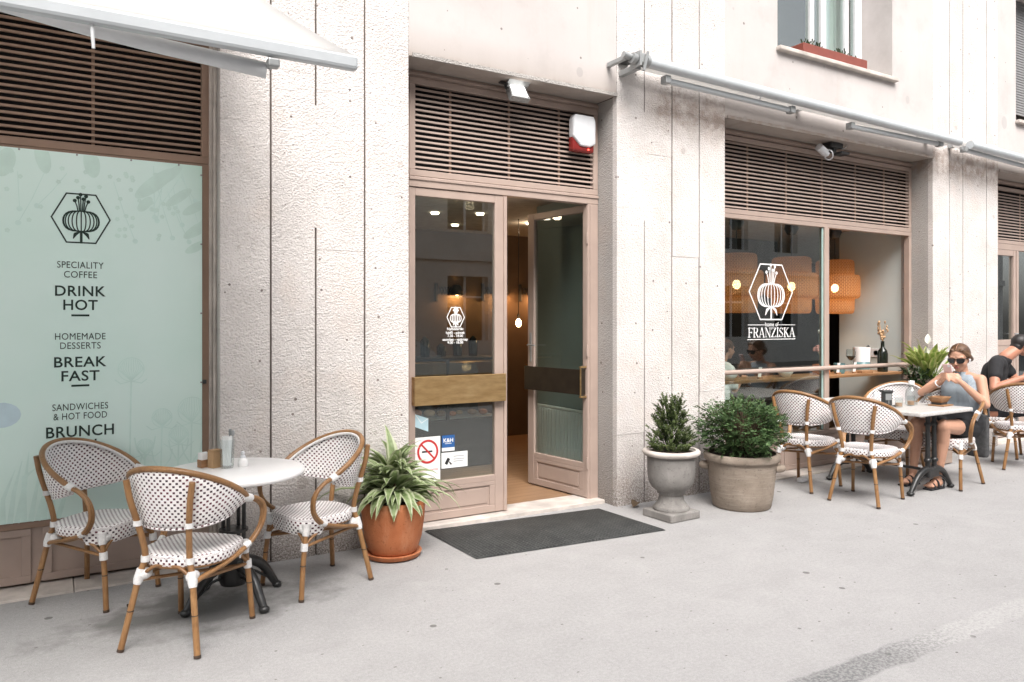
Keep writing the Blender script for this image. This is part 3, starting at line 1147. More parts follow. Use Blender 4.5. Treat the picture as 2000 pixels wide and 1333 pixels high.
def door_leaf(sgn, x_h, rot, handle):
    """leaf hung at x=x_h, reaching sgn*0.83 m, outer face towards -y before it is turned"""
    W = .855 if sgn > 0 else .83
    d = bpy.data.objects.new("door", None)

    def bx(mb, a, b, y0, y1, z0, z1, c=.004):
        a, b = (a, b) if sgn > 0 else (-b, -a)
        return mb.bev(a, b, y0, y1, z0, z1, c)
    mb = MB()
    bx(mb, .0, .052, 0, .05, .04, 2.648)
    bx(mb, W - .09, W, 0, .05, .04, 2.648)
    bx(mb, .052, W - .09, .001, .049, 2.585, 2.647)
    bx(mb, .052, W - .09, .001, .049, .295, .345)
    bx(mb, .052, W - .09, .012, .045, .04, .295)
    bx(mb, .052, W - .09, .001, .012, .04, .10)
    bx(mb, .052, W - .09, .001, .012, .262, .295)
    bx(mb, .052, .10, .0015, .012, .10, .262)
    bx(mb, W - .14, W - .09, .0015, .012, .10, .262)
    bx(mb, .12, W - .16, .006, .012, .118, .245)
    if sgn > 0:
        bx(mb, W - .012, W + .018, -.014, .0, .04, 2.645)
    me = mb.build("door", M['taupe'], bld)
    me.location = (x_h, YS + .008 - YF, 0)
    me.rotation_euler = (0, 0, rot)
    mb = MB()
    bx(mb, .052, W - .09, .022, .028, .345, 2.585, .001)
    mb.build("door_glass", M['glass'], me)
    mb = MB()
    bx(mb, .020, W - .02, -.062, -.054, .955, 1.18, .003)
    bx(mb, .020, .028, -.054, -.001, .957, 1.178, .002)
    bx(mb, W - .028, W - .02, -.054, -.001, .957, 1.178, .002)
    mb.build("push_plate", M['dark_plate'] if handle else M['brass'], me)
    if handle:
        mb = MB()
        bx(mb, .004, .016, -.075, -.066, .93, 1.21, .002)
        bx(mb, .004, .034, -.066, -.001, .93, .945, .002)
        bx(mb, .004, .034, -.066, -.001, 1.195, 1.21, .002)
        mb.build("pull_handle", M['brass'], me)
        mb = MB()
        x = sgn * (W - .045)
        mb.bev(min(x - .012, x + .012), max(x - .012, x + .012), -.006, 0, 1.22, 1.50, .002)
        mb.tube([(x, -.005, 1.38), (x, -.045, 1.38), (x - sgn * .11, -.045, 1.38)], .008, 8)
        mb.build("lever_handle", M['grey_metal'], me)
    for hz in (.35, 1.35, 2.35):
        mb = MB()
        mb.tube([(-sgn * .008, -.006, hz - .05), (-sgn * .008, -.006, hz + .05)], .009, 8)
        mb.build("hinge", M['taupe'], me)
    return me


d1 = door_leaf(1, 2.345, 0, False)
d2 = door_leaf(-1, 4.052, R(-83), True)
# vinyl marks on the closed leaf
YG = YS + .024
mb = MB()
emblem(mb, 2.756, 1.641, .078, .078, .0065, YG, False)
for s_, z_, h_ in (("Nyitvatartás", 1.547, .030), ("hétfő - péntek", 1.516, .029), ("7.30 - 18.00", 1.491, .029),
                   ("szombat - vasárnap", 1.462, .029), ("9.00 - 18.00", 1.438, .029)):
    text(mb, s_, 2.751, z_, h_, YG - .0008, .0006)
part("opening_hours", mb, M['white_vinyl'], d1)
mb = MB()
mb.box(2.400, 2.618, YG, YG + .0015, .350, .700)
mb_ = part("no_smoking_notice", mb, M['paper'], d1)
mb = MB()
ring = [(2.51 + .082 * math.cos(2 * PI * i / 36), .585 + .085 * math.sin(2 * PI * i / 36)) for i in range(36)]
mb.stroke(ring, .017, YG - .001, closed=True)
mb.stroke([(2.455, .645), (2.567, .525)], .014, YG - .0012)
text(mb, "TILOS A DOHÁNYZÁS", 2.51, .44, .018, YG - .001, .0003)
part("no_smoking_symbol", mb, M['red_ink'], d1)
mb = MB()
mb.box(2.46, 2.55, YG - .0005, YG, .578, .592)
part("no_smoking_cigarette", mb, M['ink'], d1)
mb = MB()
mb.box(2.634, 2.745, YG, YG + .0015, .602, .700)
part("bank_sticker", mb, M['blue_st'], d1)
mb = MB()
text(mb, "K&H", 2.689, .658, .045, YG - .001, .001)
mb.box(2.660, 2.718, YG - .001, YG, .632, .636)
mb.box(2.634, 2.745, YG, YG + .0015, .574, .6015)
part("bank_sticker_lettering", mb, M['paper'], d1)
mb = MB()
mb.box(2.629, 2.862, YG, YG + .0015, .438, .562)
part("camera_notice", mb, M['paper'], d1)
mb = MB()
mb.stroke([(2.672, .478), (2.69, .508)], .026, YG - .001)
mb.stroke([(2.70, .485), (2.712, .470)], .010, YG - .001)
mb.stroke([(2.706, .468), (2.722, .468)], .007, YG - .001)
part("camera_notice_symbol", mb, M['ink'], d1)
mb = MB()
for z_, L_ in ((.525, .095), (.502, .10), (.485, .085)):
    mb.box(2.735, 2.735 + L_, YG - .001, YG, z_, z_ + .006)
part("camera_notice_lines", mb, M['grey_ink'], d1)
mb = MB()
mb.poly([(2.403, .885), (2.514, .845), (2.514, .742), (2.403, .785)], .0015, y=YG)
part("envelope_sticker", mb, M['pale_blue'], d1)
mb = MB()
mb.stroke([(2.403, .885), (2.455, .812), (2.514, .845)], .004, YG - .001)
part("envelope_sticker_fold", mb, M['paper'], d1)

# --- right bay shop window
mb = MB()
fy0, fy1 = YS, YS + .07
mb.bev(5.495, 8.985, fy0, fy1, 2.655, 2.698, .004)
mb.bev(5.495, 5.545, fy0 + .001, fy1, .40, 2.655, .004)
mb.bev(7.325, 7.402, fy0 - .004, fy1, .40, 2.655, .005)
mb.bev(8.935, 8.985, fy0 + .001, fy1, .40, 2.655, .004)
mb.bev(5.495, 8.985, fy0 - .006, fy1 + .02, .36, .40, .004)
wf = part("window", mb, M['taupe'])
mb = MB()
mb.box(5.545, 7.325, fy0 + .03, fy0 + .038, .40, 2.655)
part("window_pane", mb, M['glass'], wf)
mb = MB()
mb.bev(7.300, 7.324, fy0 + .014, fy0 + .026, .41, 2.65, .003)
part("glass_edge_profile", mb, M['glass_edge'], wf)
mb = MB()
mb.tube([(5.50, YS - .035, 1.095), (8.975, YS - .035, 1.095)], .024, 12)
for x in (5.53, 7.36, 8.94):
    mb.tube([(x, YS - .035, 1.095), (x, YS + .01, 1.095)], .012, 8)
part("window_rail", mb, M['taupe'])
mb = MB()
mb.box(5.495, 8.985, YS + .014, YS + .07, .02, .36)
for a, b in ((5.50, 6.66), (6.66, 7.82), (7.82, 8.98)):
    a += .004
    b -= .004
    mb.bev(a, b, YS, YS + .014, .31, .358, .003).bev(a, b, YS, YS + .014, .02, .07, .003)
    mb.bev(a, a + .05, YS + .001, YS + .014, .07, .31, .003).bev(b - .05, b, YS + .001, YS + .014, .07, .31, .003)
part("plinth", mb, M['taupe'])

SER = {  # condensed serif capitals: strokes (points, heavy?)
    'F': (.60, [([(.17, 0), (.17, 1)], 1), ([(.05, .98), (.60, .98)], 0), ([(.17, .52), (.48, .52)], 0), ([(.60, 1), (.60, .82)], 0), ([(.48, .62), (.48, .42)], 0), ([(.03, .02), (.33, .02)], 0)]),
    'R': (.72, [([(.17, 0), (.17, 1)], 1), ([(.05, .98), (.40, .98), (.52, .92)], 0), ([(.52, .92), (.56, .76), (.52, .58)], 1), ([(.52, .56), (.40, .50), (.17, .50)], 0), ([(.36, .50), (.60, .03)], 1), ([(.03, .02), (.33, .02)], 0), ([(.55, .02), (.74, .02)], 0)]),
    'A': (.74, [([(.10, 0), (.36, 1)], 0), ([(.38, 1), (.62, 0)], 1), ([(.17, .32), (.52, .32)], 0), ([(.0, .02), (.22, .02)], 0), ([(.50, .02), (.76, .02)], 0)]),
    'N': (.76, [([(.13, 0), (.13, 1)], 0), ([(.13, 1), (.62, 0)], 1), ([(.62, 0), (.62, 1)], 0), ([(.0, .98), (.2, .98)], 0), ([(.03, .02), (.23, .02)], 0), ([(.52, .98), (.74, .98)], 0)]),
    'Z': (.64, [([(.07, .98), (.58, .98)], 0), ([(.55, .96), (.09, .04)], 1), ([(.05, .02), (.60, .02)], 0), ([(.07, 1), (.07, .80)], 0), ([(.60, .0), (.60, .22)], 0)]),
    'I': (.34, [([(.17, 0), (.17, 1)], 1), ([(.03, .98), (.31, .98)], 0), ([(.03, .02), (.31, .02)], 0)]),
    'S': (.56, [([(.48, .80), (.42, .95), (.26, .99), (.12, .90), (.09, .76)], 0), ([(.09, .76), (.18, .60), (.38, .44), (.48, .28)], 1), ([(.48, .28), (.44, .09), (.27, .01), (.12, .06), (.06, .24)], 0), ([(.49, 1), (.49, .76)], 0), ([(.06, 0), (.06, .26)], 0)]),
    'K': (.74, [([(.17, 0), (.17, 1)], 1), ([(.56, .98), (.2, .46)], 0), ([(.30, .58), (.62, .02)], 1), ([(.03, .98), (.31, .98)], 0), ([(.03, .02), (.31, .02)], 0), ([(.45, .98), (.68, .98)], 0), ([(.52, .02), (.76, .02)], 0)]),
}
mb = MB()
YW = YS + .027
emblem(mb, 6.485, 1.92, .335, .29, .013, YW, True)
wd = "FRANZISKA"
tot = sum(SER[c][0] for c in wd)
x = 6.128
kx = .735 / tot
for ci, c in enumerate(wd):
    for si, (pts, hv) in enumerate(SER[c][1]):
        mb.stroke([(x + a * kx, 1.444 + b * .098) for a, b in pts], .0125 if hv else .0050, YW - si * 1e-4)
    x += SER[c][0] * kx
text(mb, "home of", 6.492, 1.577, .062, YW, .0004)
mb.box(6.13, 6.385, YW, YW + .001, 1.570, 1.576)
mb.box(6.60, 6.865, YW, YW + .001, 1.570, 1.576)
mb.box(6.125, 6.865, YW, YW + .001, 1.418, 1.425)
part("window_lettering", mb, M['white_vinyl'], wf)

# --- fourth bay door at the far right
mb = MB()
mb.bev(10.47, 13.39, YS, YS + .07, 2.60, 2.678, .004)
for a in (10.472, 11.42, 11.50, 12.4, 13.33):
    mb.bev(a, a + .06, YS + .001, YS + .07, .03, 2.60, .005)
mb.bev(10.532, 11.42, YS + .004, YS + .06, 2.52, 2.60, .004)
mb.bev(10.532, 11.42, YS + .004, YS + .06, 1.28, 1.36, .004)
mb.bev(10.532, 11.42, YS + .01, YS + .06, .03, 1.28, .004)
mb.bev(11.56, 13.33, YS + .01, YS + .06, .03, .42, .004)
f4 = part("door_frame", mb, M['taupe'])
mb = MB()
mb.box(10.532, 11.42, YS + .03, YS + .036, 1.36, 2.52)
mb.box(11.56, 12.4, YS + .03, YS + .036, .42, 2.60)
mb.box(12.46, 13.33, YS + .03, YS + .036, .42, 2.60)
part("door_glass", mb, M['glass'], f4)
mb = MB()
mb.tube([(11.45, YS - .04, 1.44), (11.36, YS - .04, 1.44)], .009, 8)
mb.tube([(11.45, YS - .04, 1.44), (11.45, YS, 1.44)], .009, 8)
part("lever_handle", mb, M['grey_metal'], f4)

# --- interior shell
mb = MB()
mb.box(-2.9, 14, YS + .2, 10.2, -.04, .028)
part("interior_floor", mb, M['floor'])
mb = MB()
mb.box(-2.9, 14, YS + .185, 10.2, 2.80, 2.84)
part("interior_ceiling", mb, M['int_ceil'])
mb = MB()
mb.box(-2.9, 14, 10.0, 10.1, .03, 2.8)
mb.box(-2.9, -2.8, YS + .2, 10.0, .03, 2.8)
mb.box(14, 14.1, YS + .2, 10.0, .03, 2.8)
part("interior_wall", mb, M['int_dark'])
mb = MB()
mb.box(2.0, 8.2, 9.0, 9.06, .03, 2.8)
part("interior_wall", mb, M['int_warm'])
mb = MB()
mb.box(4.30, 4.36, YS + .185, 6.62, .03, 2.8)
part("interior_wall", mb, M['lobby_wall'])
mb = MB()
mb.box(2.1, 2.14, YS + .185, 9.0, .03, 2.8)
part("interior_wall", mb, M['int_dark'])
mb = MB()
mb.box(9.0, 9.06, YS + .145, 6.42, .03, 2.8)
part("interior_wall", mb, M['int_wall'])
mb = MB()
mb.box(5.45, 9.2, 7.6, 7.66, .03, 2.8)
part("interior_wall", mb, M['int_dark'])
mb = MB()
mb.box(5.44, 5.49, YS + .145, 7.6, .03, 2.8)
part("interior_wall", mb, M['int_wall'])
mb = MB()
mb.bev(5.50, 8.99, YS + .10, YS + .50, .962, .992, .004)
part("window_shelf", mb, M['shelf'])

# radiator seen through the open leaf
rad = thing("radiator", "white ribbed radiator behind the glass of the open door", "radiator", (4.285, 6.05, .12))
mb = MB()
for i in range(22):
    mb.bev(-.05, .0, -.50 + i * .046, -.50 + i * .046 + .028, .0, .62, .006)
mb.build("fins", M['rad'], rad)
mb = MB()
mb.bev(-.045, -.005, -.51, .52, .625, .645, .004)
mb.tube([(-.025, -.54, .60), (-.025, -.50, .60)], .016, 8)
mb.build("top_grille", M['rad'], rad)

# display counter deep in the room
ct = thing("display_counter", "dark pastry counter with a glass case lit by added lamps deep inside the doorway", "counter", (4.0, 7.6, .028))
mb = MB()
mb.bev(-1.7, .28, -.3, .3, 0, .52, .01)
mb.bev(-1.7, .28, -.3, .3, 1.16, 1.19, .004)
mb.bev(-1.7, .28, .26, .30, .52, 1.16, .004)
for x_ in (-1.7, -1.05, -.4, .25):
    mb.bev(x_, x_ + .03, -.3, -.27, .52, 1.16, .003)
mb.build("cabinet", M['int_dark'], ct)
mb = MB()
mb.bev(-1.68, .26, -.26, .25, .525, .535, .002)
mb.bev(-1.68, .26, -.22, .25, .84, .848, .002)
mb.build("shelf", M['grey_metal'], ct)
mb = MB()
mb.box(-1.69, .27, -.285, -.28, .53, 1.15)
mb.build("case_glass", M['clear'], ct)
rq = random.Random(4)
for k in range(30):
    mb = MB()
    r_ = rq.uniform(.04, .07)
    mb.ell((-1.6 + (k // 2) * .125, rq.uniform(-.15, .1), (.85 if k % 2 else .537) + r_ * .55), (r_, r_, r_ * .6))
    mb.build("pastry", M[('dry', 'terracotta', 'wood_tray')[k % 3]], ct)
mb = MB()
mb.tube([(-1.6, -.22, 1.145), (.2, -.22, 1.145)], .010, 8)
mb.build("unlit_case_tube", M['dry'], ct)  # made-up tube under the counter top, gives no light itself
point_light("added_case_fill", (-.9, -.18, 1.08), 1.6, (1, .62, .3), .05, ct)  # added warm fill lights with no visible source, to brighten the pastries
point_light("added_case_fill", (-.1, -.18, 1.08), 1.6, (1, .62, .3), .05, ct)
mb = MB()
for k in range(9):
    mb.lathe([(0, 1.19), (.05, 1.19), (.055, 1.30 + .03 * (k % 3)), (.02, 1.33 + .04 * (k % 3)), (0, 1.34 + .04 * (k % 3))], (-1.5 + k * .2, .05, 0), 14)
mb.build("jars", M['bottle'], ct)

# wall lamps on accordion arms
wl = None
for i, (x, z) in enumerate(((4.30, 2.015), (4.99, 2.03), (5.587, 2.03))):
    if wl is None:
        wl = t = thing("wall_lamp", "", "lamp", (x, 9.0, z), 0, "accordion wall lamps on the warm back wall")
        mb = MB()
        mb.bev(-.05, -.005, -.03, 0, -.14, .10, .01)
        mb.build("back_plate", M['dark_metal'], t)
        mb = MB()
        for k in range(4):
            x0 = .0 + k * .045
            mb.tube([(x0, -.03, -.05), (x0 + .045, -.03, .05)], .006, 6)
            mb.tube([(x0, -.04, .05), (x0 + .045, -.04, -.05)], .006, 6)
        mb.build("arm", M['dark_metal'], t)
        mb = MB()
        mb.lathe([(.02, .08), (.05, .07), (.085, .0), (.09, -.06)], (.25, -.06, 0), 18)
        mb.build("lamp_shade", M['dark_metal'], t, solid=.004)
        mb = MB()
        mb.ell((.25, -.06, -.03), (.03, .03, .035))
        mb.build("bulb", M['bulb'], t)
    else:
        t = copy_tree(wl)
        t.location = (x, 9.0, z)
    t["label"] = ("black accordion wall lamp seen through the glass over the opening hours",
                  "black accordion wall lamp seen beside the middle door post",
                  "black accordion wall lamp seen through the open doorway")[i]
    point_light("wall_lamp_light", (.25, -.12, -.06), 2.2, (1, .50, .20), .05, t)

pb = thing("pendant_bulb", "bare filament bulb hanging on a black cord in the doorway", "lamp", (4.62, 7.5, 1.60))
mb = MB()
mb.tube([(0, 0, .09), (0, 0, 1.2)], .004, 6)
mb.lathe([(.0, .10), (.014, .10), (.016, .05), (.014, .04)], n=12)
mb.build("cord", M['dark_metal'], pb)
mb = MB()
mb.lathe([(0, -.055), (.018, -.05), (.034, -.02), (.03, .015), (.014, .04), (0, .042)], n=16)
mb.build("bulb", M['bulb'], pb)
point_light("bulb_light", (0, -.08, -.02), 1.0, (1, .55, .25), .04, pb)
sp = None
for i, (px_, py_) in enumerate(((2.9, 7.0), (3.4, 6.4), (3.55, 7.5), (4.0, 7.3), (4.9, 7.7), (4.2, 8.3))):
    mb = MB()
    mb.lathe([(0, 0), (.04, 0), (.045, .012), (.045, .02)], (0, 0, 0), 16)
    o = mb.build("ceiling_spot", M['spot'])
    o.location = (px_, py_, 2.778)
    tag(o, "small round recessed spotlight glowing in the dark ceiling above the entrance", "ceiling light", "recessed ceiling spots inside the entrance")
    if i in (1, 4):
        point_light("spot_light", (0, 0, -.06), 1.2, (1, .75, .5), .05, o)

# woven pendant lamps over the window shelf
prof = [(.10, .345), (.205, .345), (.225, .33), (.232, .30), (.232, .17), (.235, .155), (.28, .15), (.298, .13), (.302, .10), (.302, -.09), (.296, -.125), (.275, -.145),
        (.24, -.15), (.236, -.16), (.234, -.28), (.225, -.325), (.205, -.34)]
lp = None
for i, x in enumerate((6.80, 7.76, 8.60)):
    if lp is None:
        lp = t = thing("pendant_lamp", "", "lamp", (x, 6.2, 2.05), 0, "woven bamboo pendant lamps over the window shelf")
        mb = MB()
        mb.lathe(prof, n=48, uvs=1.0)
        mb.build("lamp_shade", M['shade'], t)
        mb = MB()
        mb.lathe([(.0, .75), (.075, .75), (.085, .70), (.05, .63), (.0, .62)], n=20)
        mb.tube([(0, 0, .62), (0, 0, .09)], .006, 6)
        mb.build("canopy", M['dark_metal'], t)
        mb = MB()
        mb.ell((0, 0, -.01), (.048, .048, .055))
        mb.build("bulb", M['bulb'], t)
    else:
        t = copy_tree(lp)
        t.location = (x, 6.2, 2.05)
    point_light("pendant_light", (0, 0, -.09), 1.1, (1, .50, .20), .05, t)
    t["label"] = ("woven bamboo pendant lamp at the stone pier end of the window",
                  "woven bamboo pendant lamp behind the hexagon sign on the window",
                  "woven bamboo pendant lamp hanging in the open half of the window")[i]


# ------------------------------------------------------------------ poster board in the left bay
YP = YS - .014
ps = thing("poster_board", "mint green printed menu board with a hexagon flower emblem filling the left bay", "sign", (.14, YP, .40))
mb = MB()
mb.bev(-2.6, .845, YP, YP + .008, .402, 2.642, .002)
mb.build("panel", M['mint'], ps, world=True)
mb = MB()
emblem(mb, .143, 2.243, .158, .150, .0085, YP - .0015, True)
mb.build("emblem", M['green_ink'], ps, world=True)
mb = MB()
L = [("SPECIALITY", 1.952, .058, .250), ("COFFEE", 1.893, .058, .178), ("DRINK", 1.790, .089, .272), ("HOT", 1.704, .089, .185),
     ("HOMEMADE", 1.511, .058, .272), ("DESSERTS", 1.454, .058, .218), ("BREAK", 1.352, .089, .282), ("FAST", 1.266, .089, .205),
     ("SANDWICHES", 1.077, .058, .300), ("& HOT FOOD", 1.020, .058, .288), ("BRUNCH", .924, .094, .365), ("GRILL", .836, .094, .225)]
for s_, z_, h_, w_ in L:
    n0 = len(mb.v)
    text(mb, s_, .140, z_, h_, YP - .0015, .0012 if h_ > .07 else 0.0, 1.06)
    xs_ = [p[0] for p in mb.v[n0:]]
    k_ = w_ / (max(xs_) - min(xs_))
    m_ = (max(xs_) + min(xs_)) / 2
    mb.v[n0:] = [(.140 + (p[0] - m_) * k_, p[1], p[2]) for p in mb.v[n0:]]
for z_ in (1.643, 1.209, .777):
    mb.box(.090, .187, YP - .0015, YP - .0005, z_ - .006, z_ + .006)
mb.build("lettering", M['green_ink'], ps, world=True)
# faint botanical print
mb = MB()
rnd = random.Random(3)
for cx, cz, rx, rz, rt in ((-.06, 2.60, .04, .10, .2), (.20, 2.59, .045, .09, .15), (-.25, 2.55, .05, .09, -.3), (.56, 2.50, .045, .155, -.85), (.70, 2.42, .03, .10, -.9),
                           (.80, 2.36, .03, .09, -1.0), (.82, 2.22, .035, .11, -.95), (.50, 2.36, .03, .06, -.7), (.81, 2.10, .028, .08, -1.05), (.66, 2.57, .028, .09, -.75)):
    mb.disc((cx, cz), rz, YP - .0008 - cx * 2e-4, rx=rx, rot=rt, n=20)
for k in range(70):
    a, b = rnd.uniform(-.26, .7), rnd.uniform(2.12, 2.56)
    if abs(a - .14) < .19 and b < 2.42:
        continue
    for q in range(5):
        t = 2 * PI * q / 5 + k
        mb.disc((a + .008 * math.cos(t), b + .008 * math.sin(t)), .0065, YP - .0011 - q * 2e-5 - k * 1e-6, n=8)
mb.v = [(min(p[0], .842 - .002 * (p[0] % .1)), p[1], min(p[2], 2.638 - .02 * (p[2] % .05))) for p in mb.v]
mb.build("floral_print", M['mint_dark'], ps, world=True)
mb = MB()
for k in range(26):
    x0 = rnd.uniform(-.24, .82)
    z0 = rnd.uniform(2.45, 2.64)
    L_ = rnd.uniform(.15, .42)
    dx = rnd.uniform(-.18, .18)
    if abs(x0 + dx - .14) < .2:
        continue
    mb.stroke([(x0, z0), (x0 + dx * .5, z0 - L_ * .55), (x0 + dx, z0 - L_)], .0045, YP - .0006 - k * 1e-5)
    mb.disc((x0 + dx, z0 - L_), .016, YP - .0007, n=12)
for k in range(5):                      # seed heads rising at the lower right
    cx, cz, r_ = ((.42, 1.30, .075), (.60, .98, .06), (.78, 1.02, .085), (.70, .86, .06), (.50, .80, .05))[k]
    n_ = 13
    for i in range(n_):
        t = PI * (.12 + .76 * i / (n_ - 1))
        mb.stroke([(cx, cz - r_), (cx + r_ * 1.05 * math.cos(t), cz), (cx + r_ * .8 * math.cos(t), cz + r_ * math.sin(t))], .0035, YP - .0006 - i * 1e-5)
    ring = [(cx + r_ * math.cos(2 * PI * i / 24), cz + r_ * math.sin(2 * PI * i / 24)) for i in range(24)]
    mb.stroke(ring, .004, YP - .0009, closed=True)
    mb.stroke([(cx, cz - r_), (cx - .012, .42)], .009, YP - .0010)
    for sg in (-1, 1):
        mb.stroke([(cx, cz - r_), (cx + sg * .06, cz - r_ - .015), (cx + sg * .09, cz - r_ + .01)], .006, YP - .0011)
        mb.stroke([(cx - .006, .6 + k * .03), (cx + sg * .05, .68 + k * .03), (cx + sg * .06, .74 + k * .03)], .008, YP - .0011)
for k in range(9):
    x0 = -.26 + k * .035
    mb.stroke([(x0, .41), (x0 + .02 * (k % 3), .55 + .04 * (k % 4)), (x0 + .06, .72 + .05 * (k % 3))], [.03, .022, .004], YP - .0006 - k * 1.2e-4)
mb.v = [(min(p[0], .842), p[1], min(p[2], 2.638)) for p in mb.v]
mb.build("floral_outline", M['mint_faint'], ps, world=True)
mb = MB()
mb.disc((-.27, 1.05), .075, YP - .0008, rx=.10, n=18)
mb.build("blue_flower_print", M['mint_blue'], ps, world=True)
mb = MB()
for z_ in (.72, 1.2, 1.66, 2.12, 2.58):
    mb.disc((.838, z_), .006, YP - .006, d=.006, n=10)
for x_ in (-.18, .12, .42, .70):
    mb.disc((x_, 2.634), .006, YP - .006, d=.006, n=10)
mb.build("fixing_screw", M['grey_metal'], ps, world=True)
mb = MB()
mb.bev(.848, .872, YS - .018, YS - .004, 1.19, 1.215, .003)
part("frame_latch", mb, M['dark_metal'])

# ------------------------------------------------------------------ awnings
aw = thing("awning", "opened white fabric awning sloping out over the left bay", "awning", (.95, YF, 3.87))
mb = MB()
XE, PB, ZB, ZW = .955, 2.70, 2.555, 3.88
nx, ny = 24, 12
vs, fs = [], []
for j in range(ny + 1):
    t = j / ny
    for i in range(nx + 1):
        x = -3.4 + (XE + 3.4) * i / nx
        sag = -.035 * math.sin(PI * t) + .004 * math.sin(i * 2.1) * math.sin(PI * t)
        vs.append((x, YF - .02 + (PB - YF + .02) * t, ZW + (ZB + .03 - ZW) * t + sag))
for j in range(ny):
    for i in range(nx):
        a = j * (nx + 1) + i
        fs.append((a, a + 1, a + nx + 2, a + nx + 1))
mb.add(vs, fs)
mb.build("fabric", M['awning'], aw, world=True, solid=.003)
mb = MB()
mb.bev(-3.4, XE + .005, PB - .022, PB + .022, ZB - .026, ZB + .028, .012)
mb.build("front_bar", M['bar_metal'], aw, world=True)
mb = MB()
mb.tube([(.645, PB + .05, ZB - .062), (.1, PB + .16, ZB + .015), (-.6, PB + .44, ZB + .20)], [.028, .026, .024], 12, smooth=3)
mb.build("arm", M['white_metal'], aw, world=True)
mb = MB()
mb.tube([(.655, PB + .02, ZB - .01), (.655, PB + .05, ZB - .055)], .009, 8)
mb.bev(.635, .675, PB - .02, PB + .02, ZB - .065, ZB - .035, .006)
mb.build("hinge_bracket", M['grey_metal'], aw, world=True)
mb = MB()
mb.tube([(.10, PB, ZB - .02), (.105, PB, ZB - .10)], [.007, .005], 8)
mb.build("crank_eye", M['white_metal'], aw, world=True)
mb = MB()
mb.tube([(-3.4, YF - .08, ZW + .02), (XE, YF - .08, ZW + .02)], .05, 12)
mb.build("roller", M['white_metal'], aw, world=True)


def closed_awning(x0, x1, z0, z1, arms, label, left_bracket):
    y = 4.86
    L_ = lambda x, dz=0: (x, y, z0 + (z1 - z0) * (x - x0) / (x1 - x0) + dz)
    t = thing("awning", label, "awning", (x0, YF, z0))
    mb = MB()
    mb.tube([L_(x0 + .22), L_(x1)], .048, 14)
    mb.build("front_bar", M['bar_metal'], t, world=True)
    mb = MB()
    mb.tube([(x0 + .25, y + .16, z0 + .05), (x1, y + .16, z1 + .05)], .062, 14)
    mb.build("fabric_roll", M['awning'], t, world=True)
    for a, b, dz0, dz1 in arms:
        p, q = Vector(L_(a, dz0)), Vector(L_(b, dz1))
        p.y = q.y = y + .06
        mb = MB()
        mb.tube([p, q], .027, 10)
        am = mb.build("arm", M['bar_metal'], t, world=True)
        for e in (p, q):
            mb = MB()
            mb.ell(e, (.038, .038, .038), n=10)
            mb.bev(e.x - .03, e.x + .03, e.y - .045, e.y + .03, e.z - .035, e.z + .035, .008)
            mb.build("joint", M['grey_metal'], am, world=True)
        mb = MB()
        mm = p.lerp(q, .72)
        mb.tube([mm, mm + Vector((.02, -.05, .10))], .006, 6)
        mb.build("strut", M['white_metal'], am, world=True)
    if left_bracket:
        mb = MB()
        mb.tube([(x0 - .01, y + .03, z0 + .03), (x0 + .07, y + .03, z0 + .02)], .026, 10)
        mb.tube([(x0 + .07, y + .02, z0 + .01), (x0 + .11, y + .02, z0 + .005)], .045, 12)
        mb.bev(x0 + .115, x0 + .135, y - .04, y + .09, z0 - .06, z0 + .07, .006)
        mb.bev(x0 + .135, x0 + .19, y - .03, y + .05, z0 - .035, z0 + .055, .012)
        mb.tube([(x0 + .19, y, z0), (x0 + .225, y, z0)], .055, 14)
        mb.obox((x0 + .165, y - .05, z0 - .02), (.018, .018, .17), Quaternion((0, 1, 0), R(16)))
        mb.bev(x0 + .15, x0 + .20, y + .05, YF, z0 - .06, z0 - .01, .006)
        mb.bev(x0 + .02, x0 + .06, y + .05, YF, z0 + .0, z0 + .04, .006)
        mb.build("bracket", M['grey_metal'], t, world=True)
        mb = MB()
        mb.bev(x0 + .14, x0 + .25, y + .05, YF, z0 + .05, z0 + .075, .004)
        mb.build("bracket_plate", M['dark_metal'], t, world=True)
    mb = MB()
    for xx in (x0 + .3, (x0 + x1) / 2, x1 - .2):
        mb.bev(xx - .03, xx + .03, y + .18, YF, z0 + (z1 - z0) * (xx - x0) / (x1 - x0) + .02, z0 + (z1 - z0) * (xx - x0) / (x1 - x0) + .08, .01)
    mb.build("wall_bracket", M['grey_metal'], t, world=True)
    return t


closed_awning(4.04, 9.02, 3.79, 3.70, [(4.52, 6.14, -.09, -.085), (7.07, 8.70, -.10, -.055)], "rolled up white awning on folded arms above the cafe window", True)
closed_awning(9.03, 13.8, 3.70, 3.61, [(9.22, 10.9, -.05, -.07), (11.6, 13.2, -.08, -.06)], "rolled up white awning over the far right bay", False)

# ------------------------------------------------------------------ fittings on the front
fl = thing("floodlight", "small grey floodlight with a lit panel under the lintel over the door", "floodlight", (3.235, 5.30, 3.53))
mb = MB()
q = Quaternion((1, 0, 0), R(-32))
mb.obox((0, -.03, -.06), (.175, .05, .15), q)
mb.obox((0, -.05, .022), (.20, .10, .014), q)
mb.build("housing", M['grey_metal'], fl)
mb = MB()
n_ = q @ Vector((0, -1, 0))
mb.obox(Vector((0, -.03, -.06)) + n_ * .028, (.135, .006, .115), q)
mb.build("led_panel", M['led'], fl)
mb = MB()
mb.tube([(-.10, -.02, -.04), (-.10, .02, .03), (.10, .02, .03), (.10, -.02, -.04)], .008, 6)
mb.tube([(-.105, -.06, -.02), (-.13, -.03, .0), (-.12, .05, .03)], .012, 8)
mb.build("mounting_bracket", M['dark_metal'], fl)

